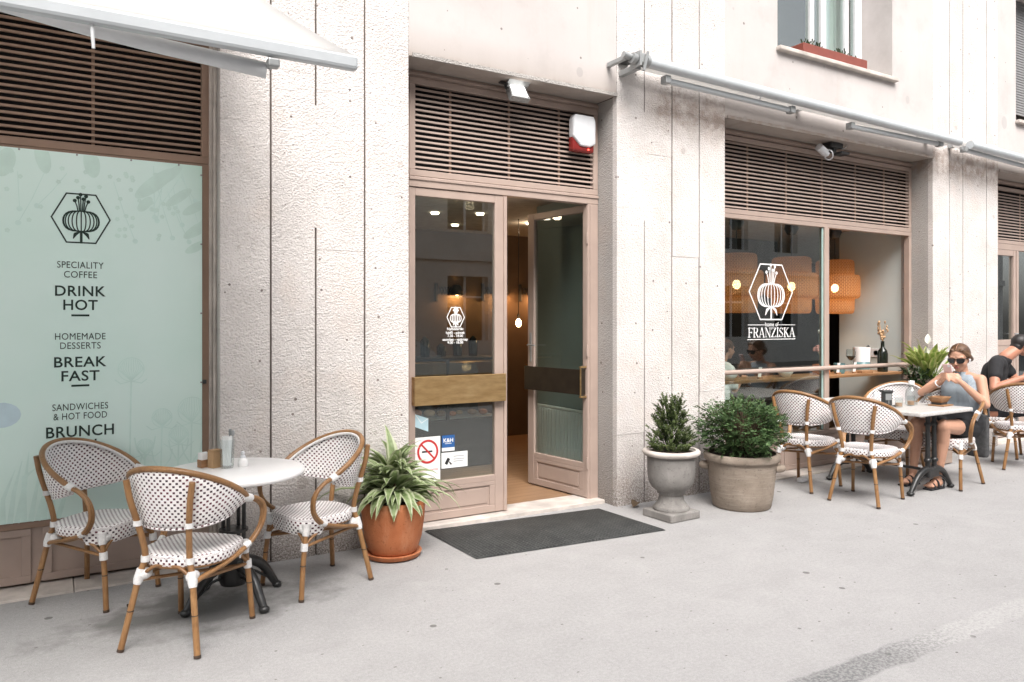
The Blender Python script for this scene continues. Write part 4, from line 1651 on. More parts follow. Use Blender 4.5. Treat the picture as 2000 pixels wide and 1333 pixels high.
si = thing("alarm_siren", "white alarm siren box with a red lens on the door louvre", "alarm siren", (3.95, 5.385, 3.26))
mb = MB()
pr = [(-.12, .10), (-.10, .142), (.10, .142), (.12, .10), (.12, -.10), (.06, -.13), (-.04, -.128), (-.10, -.07), (-.12, -.05)]
bm = bmesh.new()
f = bm.faces.new([bm.verts.new((a, -.075, b)) for a, b in pr])
r_ = bmesh.ops.extrude_face_region(bm, geom=[f])
bmesh.ops.translate(bm, verts=[v for v in r_['geom'] if isinstance(v, bmesh.types.BMVert)], vec=(0, .08, 0))
bmesh.ops.bevel(bm, geom=bm.edges[:], offset=.014, segments=3, affect='EDGES', profile=.5)
mb.bm(bm)
mb.build("cover", M['plastic_white'], si)
mb = MB()
mb.bev(-.118, .118, -.055, .02, -.175, -.04, .02)
mb.build("lens", M['plastic_red'], si)
mb = MB()
mb.ell((.05, -.057, -.15), (.008, .006, .008))
mb.build("indicator", M['red_led'], si)

cm = thing("security_camera", "white bullet camera on a black bracket under the window lintel", "camera", (7.25, 5.30, 3.45))
mb = MB()
mb.tube([(-.24, -.05, .03), (-.13, -.05, -.02)], .042, 14)
mb.tube([(-.13, -.05, -.02), (-.10, -.055, -.04)], .03, 12)
mb.build("body", M['plastic_white'], cm)
mb = MB()
mb.lathe([(.052, -.01), (.06, 0), (.052, .01), (.045, 0), (.052, -.01)], (0, 0, 0), 20)
mb.xf(Matrix.Translation((-.085, -.06, -.04)) @ Matrix.Rotation(R(75), 4, 'Y'))
mb.build("lens_ring", M['plastic_white'], cm)
mb = MB()
mb.bev(-.06, .14, -.08, .05, .05, .105, .01).bev(.0, .05, -.06, .0, .0, .05, .006)
mb.tube([(-.10, -.05, -.02), (.02, -.03, .03)], .014, 8)
mb.bev(.10, .24, -.09, .03, -.01, .02, .006)
mb.build("bracket", M['dark_metal'], cm)
mb = MB()
mb.tube([(.14, -.02, .06), (.24, -.03, .08), (.30, -.05, .18), (.31, -.1, .28)], .005, 6, smooth=5)
mb.build("cable", M['white_metal'], cm)

fb = thing("window_box", "red brown plastic window box with a few seedlings on the upper sill", "planter", (7.2, 5.26, 4.381))
mb = MB()
mb.bev(-.53, .55, -.085, .085, 0, .135, .008)
mb.build("trough", M['boxred'], fb)
mb = MB()
for k in range(16):
    a = random.uniform(-.45, .5)
    for q_ in range(4):
        t = random.uniform(0, 6.28)
        p = Vector((a, random.uniform(-.04, .04), .13))
        mb.tube([p, p + Vector((.03 * math.cos(t), .03 * math.sin(t), random.uniform(.03, .09)))], [.003, .008], 5)
mb.build("seedlings", M['leaf_dark'], fb)


# ------------------------------------------------------------------ bistro armchairs
def make_chair():
    t = thing("bistro_chair", "", "chair")
    # seat: D-shaped woven pad with a rolled front apron
    def outline(a, k=1.0):
        x, y = math.sin(a), math.cos(a)          # a=0 towards the front (+y)
        if y >= -.1:
            e = 3.6
        else:
            e = 2.2
        r = (abs(x) ** e + abs(y) ** e) ** (-1 / e)
        return x * r * .222 * k, (y * r * .215 + .012) * k
    N = 56
    mb = MB()
    vs, fs, uv = [], [], []
    rings = [(.0, .447), (.25, .447), (.5, .449), (.75, .453), (.93, .457), (.985, .452), (1.0, .440), (1.0, .425), (.995, .405), (.97, .398)]
    rs, L, per = [], 0, 2 * PI * .21
    for ri, (k, z) in enumerate(rings):
        for j in range(N):
            a = 2 * PI * j / N
            x, y = outline(a, max(k, .001))
            zz = z
            if ri >= 7 and y > .1:
                zz -= .038 * (ri - 6) / 3
            vs.append((x, y, zz))
            if ri <= 5:
                uv.append((x + .5, y + .5))
            else:
                uv.append((a * .205, zz))
    for r_ in range(len(rings) - 1):
        for j in range(N):
            q = (j + 1) % N
            fs.append((r_ * N + j, r_ * N + q, (r_ + 1) * N + q, (r_ + 1) * N + j))
    mb.add(vs, fs, uv)
    mb.build("seat", M['weave'], t, smooth=60)
    # back hoop
    def hoop(ph):
        c = (math.cos(ph) + .26) / 1.26
        return Vector((.287 * math.sin(ph), -.272 * math.cos(ph), .69 + .205 * max(c, 0) ** .9))
    F0 = R(104)
    hp = [hoop(-F0 + 2 * F0 * i / 40) for i in range(41)]
    mb = MB()
    mb.tube(hp, .0155, 10)
    mb.build("back_hoop", M['bamboo'], t)
    # woven shell
    mb = MB()
    vs, fs, uv = [], [], []
    NU, NV = 60, 9
    L = 0
    prev = None
    for i in range(NU + 1):
        ph = -F0 * .985 + 2 * F0 * .985 * i / NU
        k = abs(ph) / F0
        top = hoop(ph) * 1.0
        top.z -= .012
        lo = Vector((.238 * math.sin(ph), -.212 * math.cos(ph) - .004, .592 + .062 * k ** 2.4))
        if prev is not None:
            L += (((top + lo) / 2) - prev).length
        prev = (top + lo) / 2
        for j in range(NV + 1):
            f_ = j / NV
            p = lo.lerp(top, f_)
            bul = .010 * math.sin(PI * f_)
            p.x += bul * math.sin(ph)
            p.y -= bul * math.cos(ph)
            vs.append(p)
            uv.append((L, f_ * (top - lo).length))
    for i in range(NU):
        for j in range(NV):
            a = i * (NV + 1) + j
            fs.append((a, a + NV + 1, a + NV + 2, a + 1))
    mb.add(vs, fs, uv)
    bk = mb.build("backrest", M['weave'], t, smooth=70, solid=.009)
    mb = MB()
    mb.tube([p + Vector((-.010 * math.sin(-F0 + 2 * F0 * i / 40), .012 * math.cos(-F0 + 2 * F0 * i / 40), -.010)) for i, p in enumerate(hp)], .0105, 8)
    mb.build("rim", M['wrap'], bk)
    mb = MB()
    lo = []
    for i in range(41):
        ph = -F0 * .985 + 2 * F0 * .985 * i / 40
        lo.append(Vector((.238 * math.sin(ph), -.212 * math.cos(ph) - .004, .592 + .062 * (abs(ph) / F0) ** 2.4)))
    mb.tube(lo, .0085, 8)
    for k in range(len(mb.u)):
        mb.u[k] = (mb.u[k][1] * 1.0, mb.u[k][0] * .05)
    mb.build("lower_roll", M['weave'], bk)
    for sx in (-1, 1):
        # arm: two parallel canes curling forward, down and back to the rear leg
        e = hoop(F0)
        path = [e - Vector((.004, .03, -.01)), e, Vector((.289, .135, .672)), Vector((.294, .190, .632)), Vector((.290, .212, .575)), Vector((.276, .197, .505)),
                Vector((.250, .128, .435)), Vector((.215, .0, .385)), Vector((.172, -.13, .355)), Vector((.148, -.205, .335))]
        mb = MB()
        for o in (-.0075, .0075):
            pp = [Vector((sx * (p.x + o * (1 if i < 8 else .3)), p.y, p.z + (o * .5 if 1 < i < 8 else 0))) for i, p in enumerate(path)]
            mb.tube(pp, .0115, 8, smooth=6)
        ar = mb.build("arm", M['bamboo'], t)
        mb = MB()
        d = (path[2] - path[0]).normalized()
        q0 = Vector((sx * e.x, e.y, e.z))
        dd = Vector((sx * d.x, d.y, d.z))
        mb.tube([q0 - dd * .035, q0 - dd * .01, q0 + dd * .03], [.021, .0225, .021], 12)
        q1 = Vector((sx * .252, .135, .440))
        d1_ = (Vector((sx * .215, 0, .385)) - q1).normalized()
        mb.tube([q1, q1 + d1_ * .04], .019, 10)
        mb.build("binding", M['wrap'], ar)
        # rear leg rising into the back post
        rl = [Vector((sx * .205, -.262, 0)), Vector((sx * .172, -.232, .19)), Vector((sx * .142, -.205, .36)), Vector((sx * .120, -.192, .44)), Vector((sx * .125, -.205, .53)),
              Vector((sx * .138, -.226, .62)), Vector((sx * .160, -.252, .74)), Vector((sx * .176, -.258, .835))]
        mb = MB()
        mb.tube(rl, .0155, 10, smooth=5)
        mb.tube([rl[1] - Vector((0, 0, .003)), rl[1] + Vector((0, 0, .003))], .0162, 10, mi=1)
        lg = mb.build("leg", [M['bamboo'], M['cap']], t)
        mb = MB()
        u = (rl[2] - rl[1]).normalized()
        mb.tube([rl[2] - u * .045, rl[2] - u * .02, rl[2] + u * .03], [.019, .024, .020], 12)
        mb.tube([rl[3] - Vector((0, 0, .018)), rl[3] + Vector((0, 0, .012))], .021, 10)
        mb.tube([rl[5] - Vector((0, .0, .014)), rl[5] + Vector((0, 0, .012))], .0205, 10)
        mb.ell(rl[2] + Vector((-sx * .014, .024, .0)), (.030, .042, .028), n=12)
        mb.build("binding", M['wrap'], lg)
        mb = MB()
        mb.tube([rl[0] - Vector((0, 0, 0)), rl[0].lerp(rl[1], .07)], .0168, 10)
        mb.build("foot_cap", M['cap'], lg)
        # front leg
        fl_ = [Vector((sx * .212, .240, 0)), Vector((sx * .203, .222, .20)), Vector((sx * .197, .205, .33)), Vector((sx * .190, .193, .43))]
        mb = MB()
        mb.tube(fl_, .0150, 10, smooth=4)
        mb.tube([fl_[1] - Vector((0, 0, .003)), fl_[1] + Vector((0, 0, .003))], .0158, 10, mi=1)
        lg = mb.build("leg", [M['bamboo'], M['cap']], t)
        mb = MB()
        mb.tube([(sx * .2, .213, .283), (sx * .199, .210, .325)], .0215, 12)
        mb.tube([(sx * .194, .201, .365), (sx * .191, .194, .402), (sx * .188, .19, .43)], [.0185, .024, .028], 12)
        mb.ell((sx * .17, .205, .395), (.035, .016, .022), n=10)
        mb.build("binding", M['wrap'], lg)
        mb = MB()
        mb.tube([fl_[0], fl_[0].lerp(fl_[1], .07)], .0165, 10)
        mb.build("foot_cap", M['cap'], lg)
        # low side rail and the two little braces of the front leg
        mb = MB()
        mb.tube([(sx * .199, .208, .305), (sx * .145, -.205, .345)], .0095, 8)
        mb.build("stretcher", M['bamboo'], t)
        mb = MB()
        mb.tube([(sx * .199, .209, .315), (sx * .15, .207, .365), (sx * .07, .205, .402)], .009, 8, smooth=4)
        mb.build("brace", M['bamboo'], t)
        mb = MB()
        mb.tube([(sx * .199, .205, .315), (sx * .202, .14, .365), (sx * .205, .05, .402)], .009, 8, smooth=4)
        mb.build("brace", M['bamboo'], t)
    mb = MB()
    mb.tube([(-.142, -.2, .35), (-.07, -.195, .40), (0, -.193, .41), (.07, -.195, .40), (.142, -.2, .35)], .009, 8, smooth=5)
    mb.build("brace", M['bamboo'], t)
    mb = MB()
    mb.tube([(-.143, -.2, .335), (.199, .208, .30)], .0095, 8)
    mb.tube([(.143, -.2, .352), (-.199, .208, .318)], .0095, 8)
    mb.build("cross_stretcher", M['bamboo'], t)
    mb = MB()
    pts = [Vector((*outline(2 * PI * j / 40, .93), .402)) for j in range(41)]
    mb.tube(pts, .013, 8, cap=False)
    mb.build("seat_frame", M['bamboo'], t)
    return t


chair0 = make_chair()
GL, GR_ = "bistro chairs round the round table", "bistro chairs at the cafe tables on the right"
CH = [  # x, y, facing degrees from +X, scale, label, group
    (.60, 4.19, 49, 1.0, "woven bistro chair nearest the camera with its back turned, before the round white table", GL),
    (.22, 5.05, -44, 1.0, "woven bistro chair standing against the mint green poster board", GL),
    (1.375, 4.60, 197, 1.0, "woven bistro chair between the round white table and the terracotta pot", GL),
    (6.27, 4.20, 12, 1.05, "empty woven bistro chair with its back turned, at the near corner of the rectangular table", GR_),
    (6.28, 4.85, 8, 1.05, "empty woven bistro chair between the round bush planter and the rectangular table", GR_),
    (7.70, 4.83, 192, 1.05, "empty woven bistro chair beyond the table, its pale back in front of the window shelf", GR_),
    (7.57, 4.19, 186, 1.05, "woven bistro chair with the woman in sunglasses sitting on it", GR_),
    (9.14, 4.26, 37, 1.05, "woven bistro chair cut by the photo's right edge, before the man in black", GR_),
    (9.71, 4.82, -70, 1.05, "woven bistro chair the man in the black t-shirt sits on", GR_),
]
chairs = []
for i, (x, y, a, s_, lab, g) in enumerate(CH):
    o = chair0 if i == 0 else copy_tree(chair0)
    o.location = (x, y, .002)
    o.rotation_euler = (0, 0, R(a - 90))
    o.scale = (s_,) * 3
    o["label"] = lab
    o["group"] = g
    chairs.append(o)

# ------------------------------------------------------------------ tables
rt = thing("cafe_table", "round white cafe table on a black cast iron foot", "table", (.88, 4.545, 0), R(8))
mb = MB()
mb.lathe([(0, .722), (.375, .722), (.392, .728), (.397, .740), (.394, .752), (.385, .757), (0, .757)], n=64)
mb.build("tabletop", M['white_top'], rt)
mb = MB()
for a in range(4):
    t = a * PI / 2 + PI / 4
    mb.tube([(.062 * math.cos(t), .062 * math.sin(t), .16), (.062 * math.cos(t), .062 * math.sin(t), .70)], .0115, 8)
mb.lathe([(0, .69), (.16, .70), (.165, .722), (0, .722)], n=24)
mb.lathe([(0, .40), (.08, .405), (.08, .42), (0, .425)], n=20)
mb.build("column", M['iron'], rt)
for a in range(4):
    t = a * PI / 2 + R(14)
    D = lambda r, z: Vector((r * math.cos(t), r * math.sin(t), z))
    mb = MB()
    mb.tube([D(.02, .20), D(.10, .215), D(.19, .165), D(.255, .075), D(.285, .03), D(.30, .018)], [.035, .026, .021, .019, .021, .018], 10, smooth=5)
    mb.tube([D(.05, .15), D(.13, .145), D(.20, .10), D(.255, .07)], .008, 8, smooth=4)
    mb.ell(D(.292, .022), (.030, .030, .022), n=10)
    mb.build("foot", M['iron'], rt)
mb = MB()
mb.lathe([(0, .10), (.07, .105), (.085, .14), (.075, .20), (.09, .225), (.05, .25), (0, .25)], n=24)
mb.build("hub", M['iron'], rt)

TZ = .785
tt = thing("cafe_table", "long speckled stone table on two pairs of black iron posts", "table", (7.08, 4.58, 0), R(1))
mb = MB()
mb.bev(-.445, .455, -.655, .675, TZ - .038, TZ, .010)
mb.build("tabletop", M['terrazzo'], tt)
for yy in (-.50, .34):
    mb = MB()
    for xx in (-.055, .055):
        mb.tube([(xx, yy, .15), (xx, yy, TZ - .06)], [.024, .021], 12)
        mb.lathe([(.024, .0), (.034, .01), (.034, .03), (.024, .04)], (xx, yy, .28), 14)
        mb.lathe([(.022, .0), (.03, .01), (.03, .03), (.022, .04)], (xx, yy, .62), 14)
    mb.bev(-.20, .20, yy - .04, yy + .04, TZ - .062, TZ - .04, .005)
    mb.build("column", M['iron'], tt)
    mb = MB()
    for sg in (-1, 1):
        mb.tube([(0, yy, .20), (sg * .10, yy, .215), (sg * .21, yy, .17), (sg * .29, yy, .085), (sg * .335, yy, .03)], [.036, .028, .023, .021, .021], 10, smooth=5)
        mb.tube([(sg * .03, yy, .14), (sg * .13, yy, .145), (sg * .22, yy, .11), (sg * .28, yy, .07)], .009, 8, smooth=4)
        mb.ell((sg * .342, yy, .022), (.034, .036, .022), n=10)
    mb.bev(-.09, .09, yy - .035, yy + .035, .14, .22, .015)
    mb.build("foot", M['iron'], tt)
mb = MB()
mb.tube([(0, -.5, .20), (0, .34, .20)], .014, 8)
mb.build("tie_bar", M['iron'], tt)

# things on the round table
Z1 = .758
t = thing("sachet_box", "small two tone sachet box, brown below and white above, on the round table", "box", (.745, 4.70, Z1), R(20))
mb = MB()
mb.bev(-.028, .028, -.025, .025, 0, .045, .002)
mb.build("holder", M['wood_tray'], t)
mb = MB()
for k in range(5):
    mb.bev(-.026, .026, -.022 + k * .009, -.016 + k * .009, .045, .085 - (k % 2) * .004, .001)
mb.build("sachets", M['paper'], t)
t = thing("sugar_box", "kraft brown card box of sugar sachets on the round table", "box", (.80, 4.66, Z1), R(24))
mb = MB()
mb.bev(-.033, .033, -.026, .026, 0, .094, .002)
mb.build("box", M['kraft'], t)
mb = MB()
mb.bev(-.031, .031, -.024, .024, .0942, .104, .002)
mb.build("sachets", M['kraft'], t)
t = thing("cutlery_glass", "tall clear glass with a folded white napkin and cutlery on the round table", "glass", (.855, 4.60, Z1))
mb = MB()
mb.lathe([(0, .002), (.034, .002), (.037, .01), (.041, .165), (.039, .165), (.035, .012), (0, .010)], n=28)
mb.build("tumbler", M['clear'], t)
mb = MB()
for k in range(6):
    a = k * PI / 3
    mb.obox((.016 * math.cos(a), .016 * math.sin(a), .10), (.034, .010, .165), Quaternion((0, 0, 1), a + PI / 2) @ Quaternion((1, 0, 0), R(3)))
mb.build("napkin", M['paper'], t)
mb = MB()
mb.tube([(.012, .01, .03), (.018, .012, .195)], .004, 6)
mb.obox((.019, .0125, .205), (.016, .005, .035))
mb.tube([(.02, -.008, .03), (.03, -.01, .19)], .004, 6)
mb.ell((.0305, -.01, .20), (.010, .005, .018))
mb.build("cutlery", M['grey_metal'], t)
t = thing("salt_shaker", "white ceramic salt shaker with a knobbed lid on the round table", "shaker", (.945, 4.61, Z1))
mb = MB()
mb.lathe([(0, 0), (.026, 0), (.030, .01), (.028, .035), (.018, .05), (0, .05)], n=22)
mb.build("body", M['white_top'], t)
mb = MB()
mb.lathe([(.017, .0505), (.015, .06), (.008, .066), (.012, .078), (.006, .088), (0, .089)], n=18)
mb.build("lid", M['plastic_white'], t)

# things on the rectangular table


def tumbler(x, y, r, h, fill, label):
    t = thing("coffee_glass", label, "glass", (x, y, TZ))
    mb = MB()
    mb.lathe([(0, .002), (r * .85, .002), (r * .92, .008), (r, h), (r * .94, h), (r * .86, .010), (0, .009)], n=24)
    mb.build("tumbler", M['clear'], t)
    mb = MB()
    mb.lathe([(0, .0095), (r * .85, .0105), (r * .85 + r * .08 * fill, h * fill), (0, h * fill)], n=24)
    mb.build("coffee", M['coffee'], t)
    return t


tumbler(6.93, 4.30, .036, .095, .45, "clear glass half full of milky coffee, the one nearer the black napkin holder")
tumbler(7.16, 4.32, .036, .095, .5, "clear glass half full of milky coffee, the one beside the carafe")
t = thing("water_carafe", "clear glass carafe with a narrow neck on the rectangular table", "bottle", (7.235, 4.36, TZ))
mb = MB()
mb.lathe([(0, .002), (.050, .003), (.056, .015), (.056, .11), (.045, .15), (.021, .18), (.019, .225), (.026, .24), (.0235, .24), (.0165, .225), (.018, .182), (.042, .148), (.052, .11), (.052, .016), (0, .012)], n=28)
mb.build("flask", M['clear'], t)
mb = MB()
mb.lathe([(.0285, .24), (.0285, .205), (.0262, .205), (.0262, .24)], n=20)
mb.build("collar", M['paper'], t)
t = thing("wine_glass", "small stemmed clear glass beside the wooden bowl", "glass", (7.33, 4.25, TZ))
mb = MB()
mb.lathe([(0, .002), (.03, .003), (.006, .010), (.004, .035), (.02, .05), (.034, .075), (.034, .11), (.028, .125), (.0265, .125), (.032, .108), (.032, .076), (.018, .053), (0, .046)], n=24)
mb.build("goblet", M['clear'], t)
mb = MB()
mb.lathe([(0, .0465), (.017, .053), (.026, .063), (0, .063)], n=20)
mb.build("drink", M['coffee'], t)
t = thing("serving_board", "flat wooden serving board under the bowl", "board", (7.415, 4.17, TZ), R(5))
mb = MB()
mb.bev(-.10, .11, -.07, .08, .001, .013, .004)
mb.build("board", M['wood_tray'], t)
t = thing("wooden_bowl", "oblong brown wooden bowl with flared sides on a dark base", "bowl", (7.42, 4.19, TZ + .013), R(5))
mb = MB()
bm = bmesh.new()
lo = [(-.065, -.05), (.065, -.05), (.065, .05), (-.065, .05)]
v0 = [bm.verts.new((a, b, .02)) for a, b in lo]
v1 = [bm.verts.new((a * 1.5, b * 1.45, .075)) for a, b in lo]
v2 = [bm.verts.new((a * 1.38, b * 1.30, .075)) for a, b in lo]
v3 = [bm.verts.new((a * .9, b * .85, .03)) for a, b in lo]
bm.faces.new(v0[::-1])
for A, B in ((v0, v1), (v1, v2), (v2, v3)):
    for i in range(4):
        bm.faces.new((A[i], A[(i + 1) % 4], B[(i + 1) % 4], B[i]))
bm.faces.new(v3)
bmesh.ops.bevel(bm, geom=bm.edges[:], offset=.004, segments=2, affect='EDGES', profile=.5)
mb.bm(bm)
mb.build("basin", M['wood_tray'], t)
mb = MB()
mb.bev(-.062, .062, -.048, .048, .0, .0215, .004)
mb.build("base", M['dark_metal'], t)
t = thing("napkin_holder", "black upright napkin holder with chrome trim on the rectangular table", "napkin holder", (6.985, 4.46, TZ), R(-28))
mb = MB()
mb.bev(-.04, .04, -.035, .035, 0, .13, .008).bev(-.055, .045, -.045, .04, .13, .15, .005)
mb.build("case", M['dark_metal'], t)
mb = MB()
mb.bev(-.03, .03, -.039, -.0345, .055, .118, .001).bev(-.004, .004, -.041, -.0395, .02, .055, .001)
mb.build("trim", M['grey_metal'], t)
t = thing("salt_shaker", "clear glass shaker with a pale lid left of the black napkin holder", "shaker", (6.90, 4.52, TZ))
mb = MB()
mb.lathe([(0, .002), (.032, .002), (.036, .05), (.024, .085), (0, .085)], n=20)
mb.build("body", M['clear'], t)
mb = MB()
mb.lathe([(.025, .0855), (.027, .09), (.022, .118), (0, .12)], n=18)
mb.build("lid", M['plastic_white'], t)
t = thing("car_key", "black key fob lying on the rectangular table before the napkin holder", "key", (6.97, 4.37, TZ + .001), R(20))
mb = MB()
mb.bev(-.03, .03, -.015, .015, 0, .012, .004)
mb.build("fob", M['dark_metal'], t)
mb = MB()
mb.lathe([(.012, 0), (.014, .002), (.012, .004), (.010, .002), (.012, 0)], (-.042, 0, .003), 16)
mb.build("ring", M['grey_metal'], t)

# ------------------------------------------------------------------ things on the window shelf
ZS = .993


def on_shelf(name, x, y, label, cat, group=None):
    return thing(name, label, cat, (x, y, ZS), 0, group)


def flower(mb, p, q, hs_):
    mb.tube([p, (Vector(p) + Vector(q)) / 2 + Vector((.01, 0, .01)), q], .0028, 5, smooth=3)
    return mb


t = on_shelf("flower_vase", 7.63, 5.68, "square terracotta vase with pale poppy heads and a pink flower on the window shelf", "vase")
mb = MB()
mb.bev(-.085, .085, -.06, .06, 0, .12, .008)
mb.build("vase", M['terracotta'], t)
mb = MB()
hd = [(-.03, .0, .50), (.035, .01, .45), (-.10, -.01, .30), (-.07, .01, .32)]
for h_ in hd:
    flower(mb, (.02, 0, .11), h_, 0)
mb.tube([(.02, 0, .11), (.03, 0, .22)], [.02, .016], 8)
mb.build("stem", M['dry'], t)
mb = MB()
for h_ in hd[:2]:
    mb.lathe([(0, .025), (.016, .02), (.02, 0), (.012, -.022), (0, -.025)], h_, 10)
mb.build("poppy_head", M['petal'], t)
mb = MB()
for h_ in hd[2:]:
    for k in range(9):
        mb.ell(Vector(h_) + Vector((random.uniform(-.022, .022), random.uniform(-.02, .02), random.uniform(-.018, .018))), (.018, .018, .014), n=8)
mb.build("blossom", M['pink'], t)
for x, lab in ((7.86, "white price card standing beside the terracotta vase"), (8.17, "white price card standing beside the stemmed wine glass")):
    t = on_shelf("price_card", x, 5.62, lab, "card", "price cards on the window shelf")
    mb = MB()
    mb.bev(-.035, .035, -.012, .012, 0, .02, .003)
    mb.build("stand", M['wood_tray'], t)
    mb = MB()
    mb.obox((0, 0, .075), (.05, .003, .115), Quaternion((1, 0, 0), R(8)))
    mb.build("card", M['paper'], t)
t = on_shelf("clay_cup", 7.99, 5.70, "dark grey green cup on the window shelf", "cup")
mb = MB()
mb.lathe([(0, 0), (.055, 0), (.065, .03), (.068, .12), (.062, .12), (.056, .015), (0, .012)], n=24)
mb.build("cup", M['teal'], t)
t = on_shelf("wine_glass", 8.27, 5.74, "tall stemmed glass of dark wine on the window shelf", "glass")
mb = MB()
mb.lathe([(0, .002), (.04, .004), (.006, .012), (.005, .13), (.03, .15), (.058, .20), (.056, .245), (.05, .28), (.048, .28), (.054, .245), (.055, .2), (.026, .154), (0, .142)], n=24)
mb.build("goblet", M['clear'], t)
mb = MB()
mb.lathe([(0, .1425), (.025, .156), (.053, .20), (0, .20)], n=20)
mb.build("wine", M['bottle'], t)
t = on_shelf("tea_tray", 8.26, 5.60, "small wooden tray on the window shelf", "tray")
mb = MB()
mb.bev(-.05, .17, -.05, .05, 0, .035, .005)
mb.build("tray", M['wood_tray'], t)
t = on_shelf("jug", 8.54, 5.78, "white and teal jug with a dark handle on the window shelf", "jug")
mb = MB()
mb.lathe([(0, 0), (.075, 0), (.09, .02), (.095, .12)], n=28)
mb.build("body", M['teal'], t, solid=.004)
mb = MB()
mb.lathe([(.095, .1205), (.10, .30), (.093, .30), (.088, .1205)], n=28)
mb.build("neck", M['white_top'], t)
mb = MB()
mb.tube([(.095, 0, .29), (.14, 0, .31), (.15, 0, .22), (.10, 0, .15)], .010, 8, smooth=5)
mb.build("handle", M['dark_metal'], t)
t = on_shelf("dark_bottle", 8.72, 5.62, "black bottle holding dried flowers near the window corner", "bottle")
mb = MB()
mb.lathe([(0, 0), (.056, 0), (.06, .01), (.06, .22), (.052, .26), (.022, .30), (.02, .37), (.023, .375), (.0, .375)], n=28)
mb.build("glass_body", M['bottle'], t)
mb = MB()
for k in range(14):
    a = random.uniform(0, 6.28)
    e = Vector((.07 * math.cos(a) * random.uniform(.3, 1), .06 * math.sin(a), random.uniform(.45, .64)))
    mb.tube([(0, 0, .36), e * .6 + Vector((0, 0, .16)), e], .003, 5)
    mb.ell(e, (.012, .012, .02), n=6)
for k in range(10):
    mb.ell((random.uniform(-.03, .03), random.uniform(-.02, .02), random.uniform(.40, .50)), (.02, .018, .018), n=7)
mb.build("dried_flowers", M['dry'], t)
t = thing("wall_socket", "white double wall socket on the grey wall inside the window", "socket", (9.0, 5.95, 1.21))
mb = MB()
mb.bev(-.012, .0, -.13, .13, -.055, .055, .004)
mb.build("plate", M['plastic_white'], t)
mb = MB()
for k in (-.065, .065):
    mb.lathe([(0, 0), (.032, 0), (.032, .002), (0, .002)], n=18)
    mb.v[-76:] = [(-.0135, k + p[0], p[1]) for p in mb.v[-76:]]
mb.build("outlet", M['grey_ink'], t)
for i, (x, y, nm) in enumerate(((5.75, 5.6, 0), (6.05, 5.62, 1), (6.5, 5.60, 0), (6.98, 5.66, 1))):
    if nm:
        t = on_shelf("ceramic_bowl", x, y, ("pale ceramic bowl behind the glass near the pier", "pale ceramic bowl behind the glass near the middle post")[i // 2], "bowl", "bowls behind the shop glass")
        mb = MB()
        mb.lathe([(0, 0), (.05, 0), (.085, .05), (.09, .09), (.085, .09), (.078, .05), (.04, .012), (0, .012)], n=26)
        mb.build("bowl", M['white_top'], t)
    else:
        t = on_shelf("menu_card", x, y, ("small white menu card behind the glass at the pier end of the shelf", "small white menu card behind the glass under the window lettering")[i // 2], "card", "cards behind the shop glass")
        mb = MB()
        mb.bev(-.03, .03, -.012, .012, 0, .018, .003)
        mb.build("stand", M['wood_tray'], t)
        mb = MB()
        mb.obox((0, 0, .07), (.05, .003, .11), Quaternion((1, 0, 0), R(8)))
        mb.build("card", M['paper'], t)


# ------------------------------------------------------------------ plants
def strap(mb, p, az, el, L, w, droop, n=7, fold=.25, twist=0, tip=1.0, belly=.45):
    """a leaf: three verts across, bending downwards along its length"""
    d = Vector((math.cos(az) * math.cos(el), math.sin(az) * math.cos(el), math.sin(el)))
    side = Vector((-math.sin(az), math.cos(az), 0))
    side = Quaternion(d, twist) @ side
    P = Vector(p)
    vs, uv = [], []
    e = el
    for i in range(n + 1):
        t = i / n
        ww = w * (math.sin(PI * min(1, t ** belly if belly != 1 else t)) if t < 1 else 0) + w * .12 * (1 - t)
        up = side.cross(d) * -1
        vs += [P - side * ww * .5 + up * abs(ww) * fold, P, P + side * ww * .5 + up * abs(ww) * fold]
        uv += [(0, t), (.5, t), (1, t)]
        P = P + d * L / n
        e -= droop / n * (.6 + .8 * t)
        d = Vector((math.cos(az) * math.cos(e), math.sin(az) * math.cos(e), math.sin(e)))
    fs = []
    for i in range(n):
        a = i * 3
        fs += [(a, a + 1, a + 4, a + 3), (a + 1, a + 2, a + 5, a + 4)]
    mb.add(vs, fs, uv)


# terracotta pot with a broad strap-leaved plant
pt = thing("potted_plant", "orange terracotta pot with a bushy variegated plant beside the cafe door", "potted plant", (1.99, 4.87, 0))
mb = MB()
mb.lathe([(0, .004), (.165, .004), (.185, .012), (.195, .04), (.185, .045), (.16, .03), (0, .03)], n=48)
mb.build("saucer", M['terracotta'], pt)
mb = MB()
mb.lathe([(0, .031), (.150, .031), (.165, .05), (.195, .14), (.212, .26), (.217, .34), (.213, .385), (.203, .39), (.195, .37), (.19, .34), (0, .335)], n=56)
mb.build("pot", M['terracotta'], pt)
mb = MB()
mb.lathe([(0, .352), (.192, .345)], n=24)
mb.build("soil", M['soil'], pt)
rnd = random.Random(11)
mb = MB()
for k in range(150):
    az = rnd.uniform(0, 2 * PI)
    lv = rnd.random()
    el = R(10 + 74 * lv ** .8)
    r0 = .05 * (1 - lv)
    h0 = .36 + .18 * rnd.random() * (.4 + lv)
    strap(mb, (r0 * math.cos(az), r0 * math.sin(az), h0), az, el, rnd.uniform(.24, .37), rnd.uniform(.060, .098), R(rnd.uniform(60, 140)), 7, rnd.uniform(.05, .22), rnd.uniform(-.6, .6), belly=.62)
for k in range(10):     # long drooping ones over the rim
    az = rnd.uniform(0, 2 * PI) if k > 2 else rnd.uniform(-.9, -.2)
    strap(mb, (.08 * math.cos(az), .08 * math.sin(az), .40), az, R(30), rnd.uniform(.42, .56), .045, R(rnd.uniform(95, 125)), 8, .2, rnd.uniform(-.3, .3), belly=.6)
mb.build("foliage", M['leaf_corn'], pt, smooth=0)
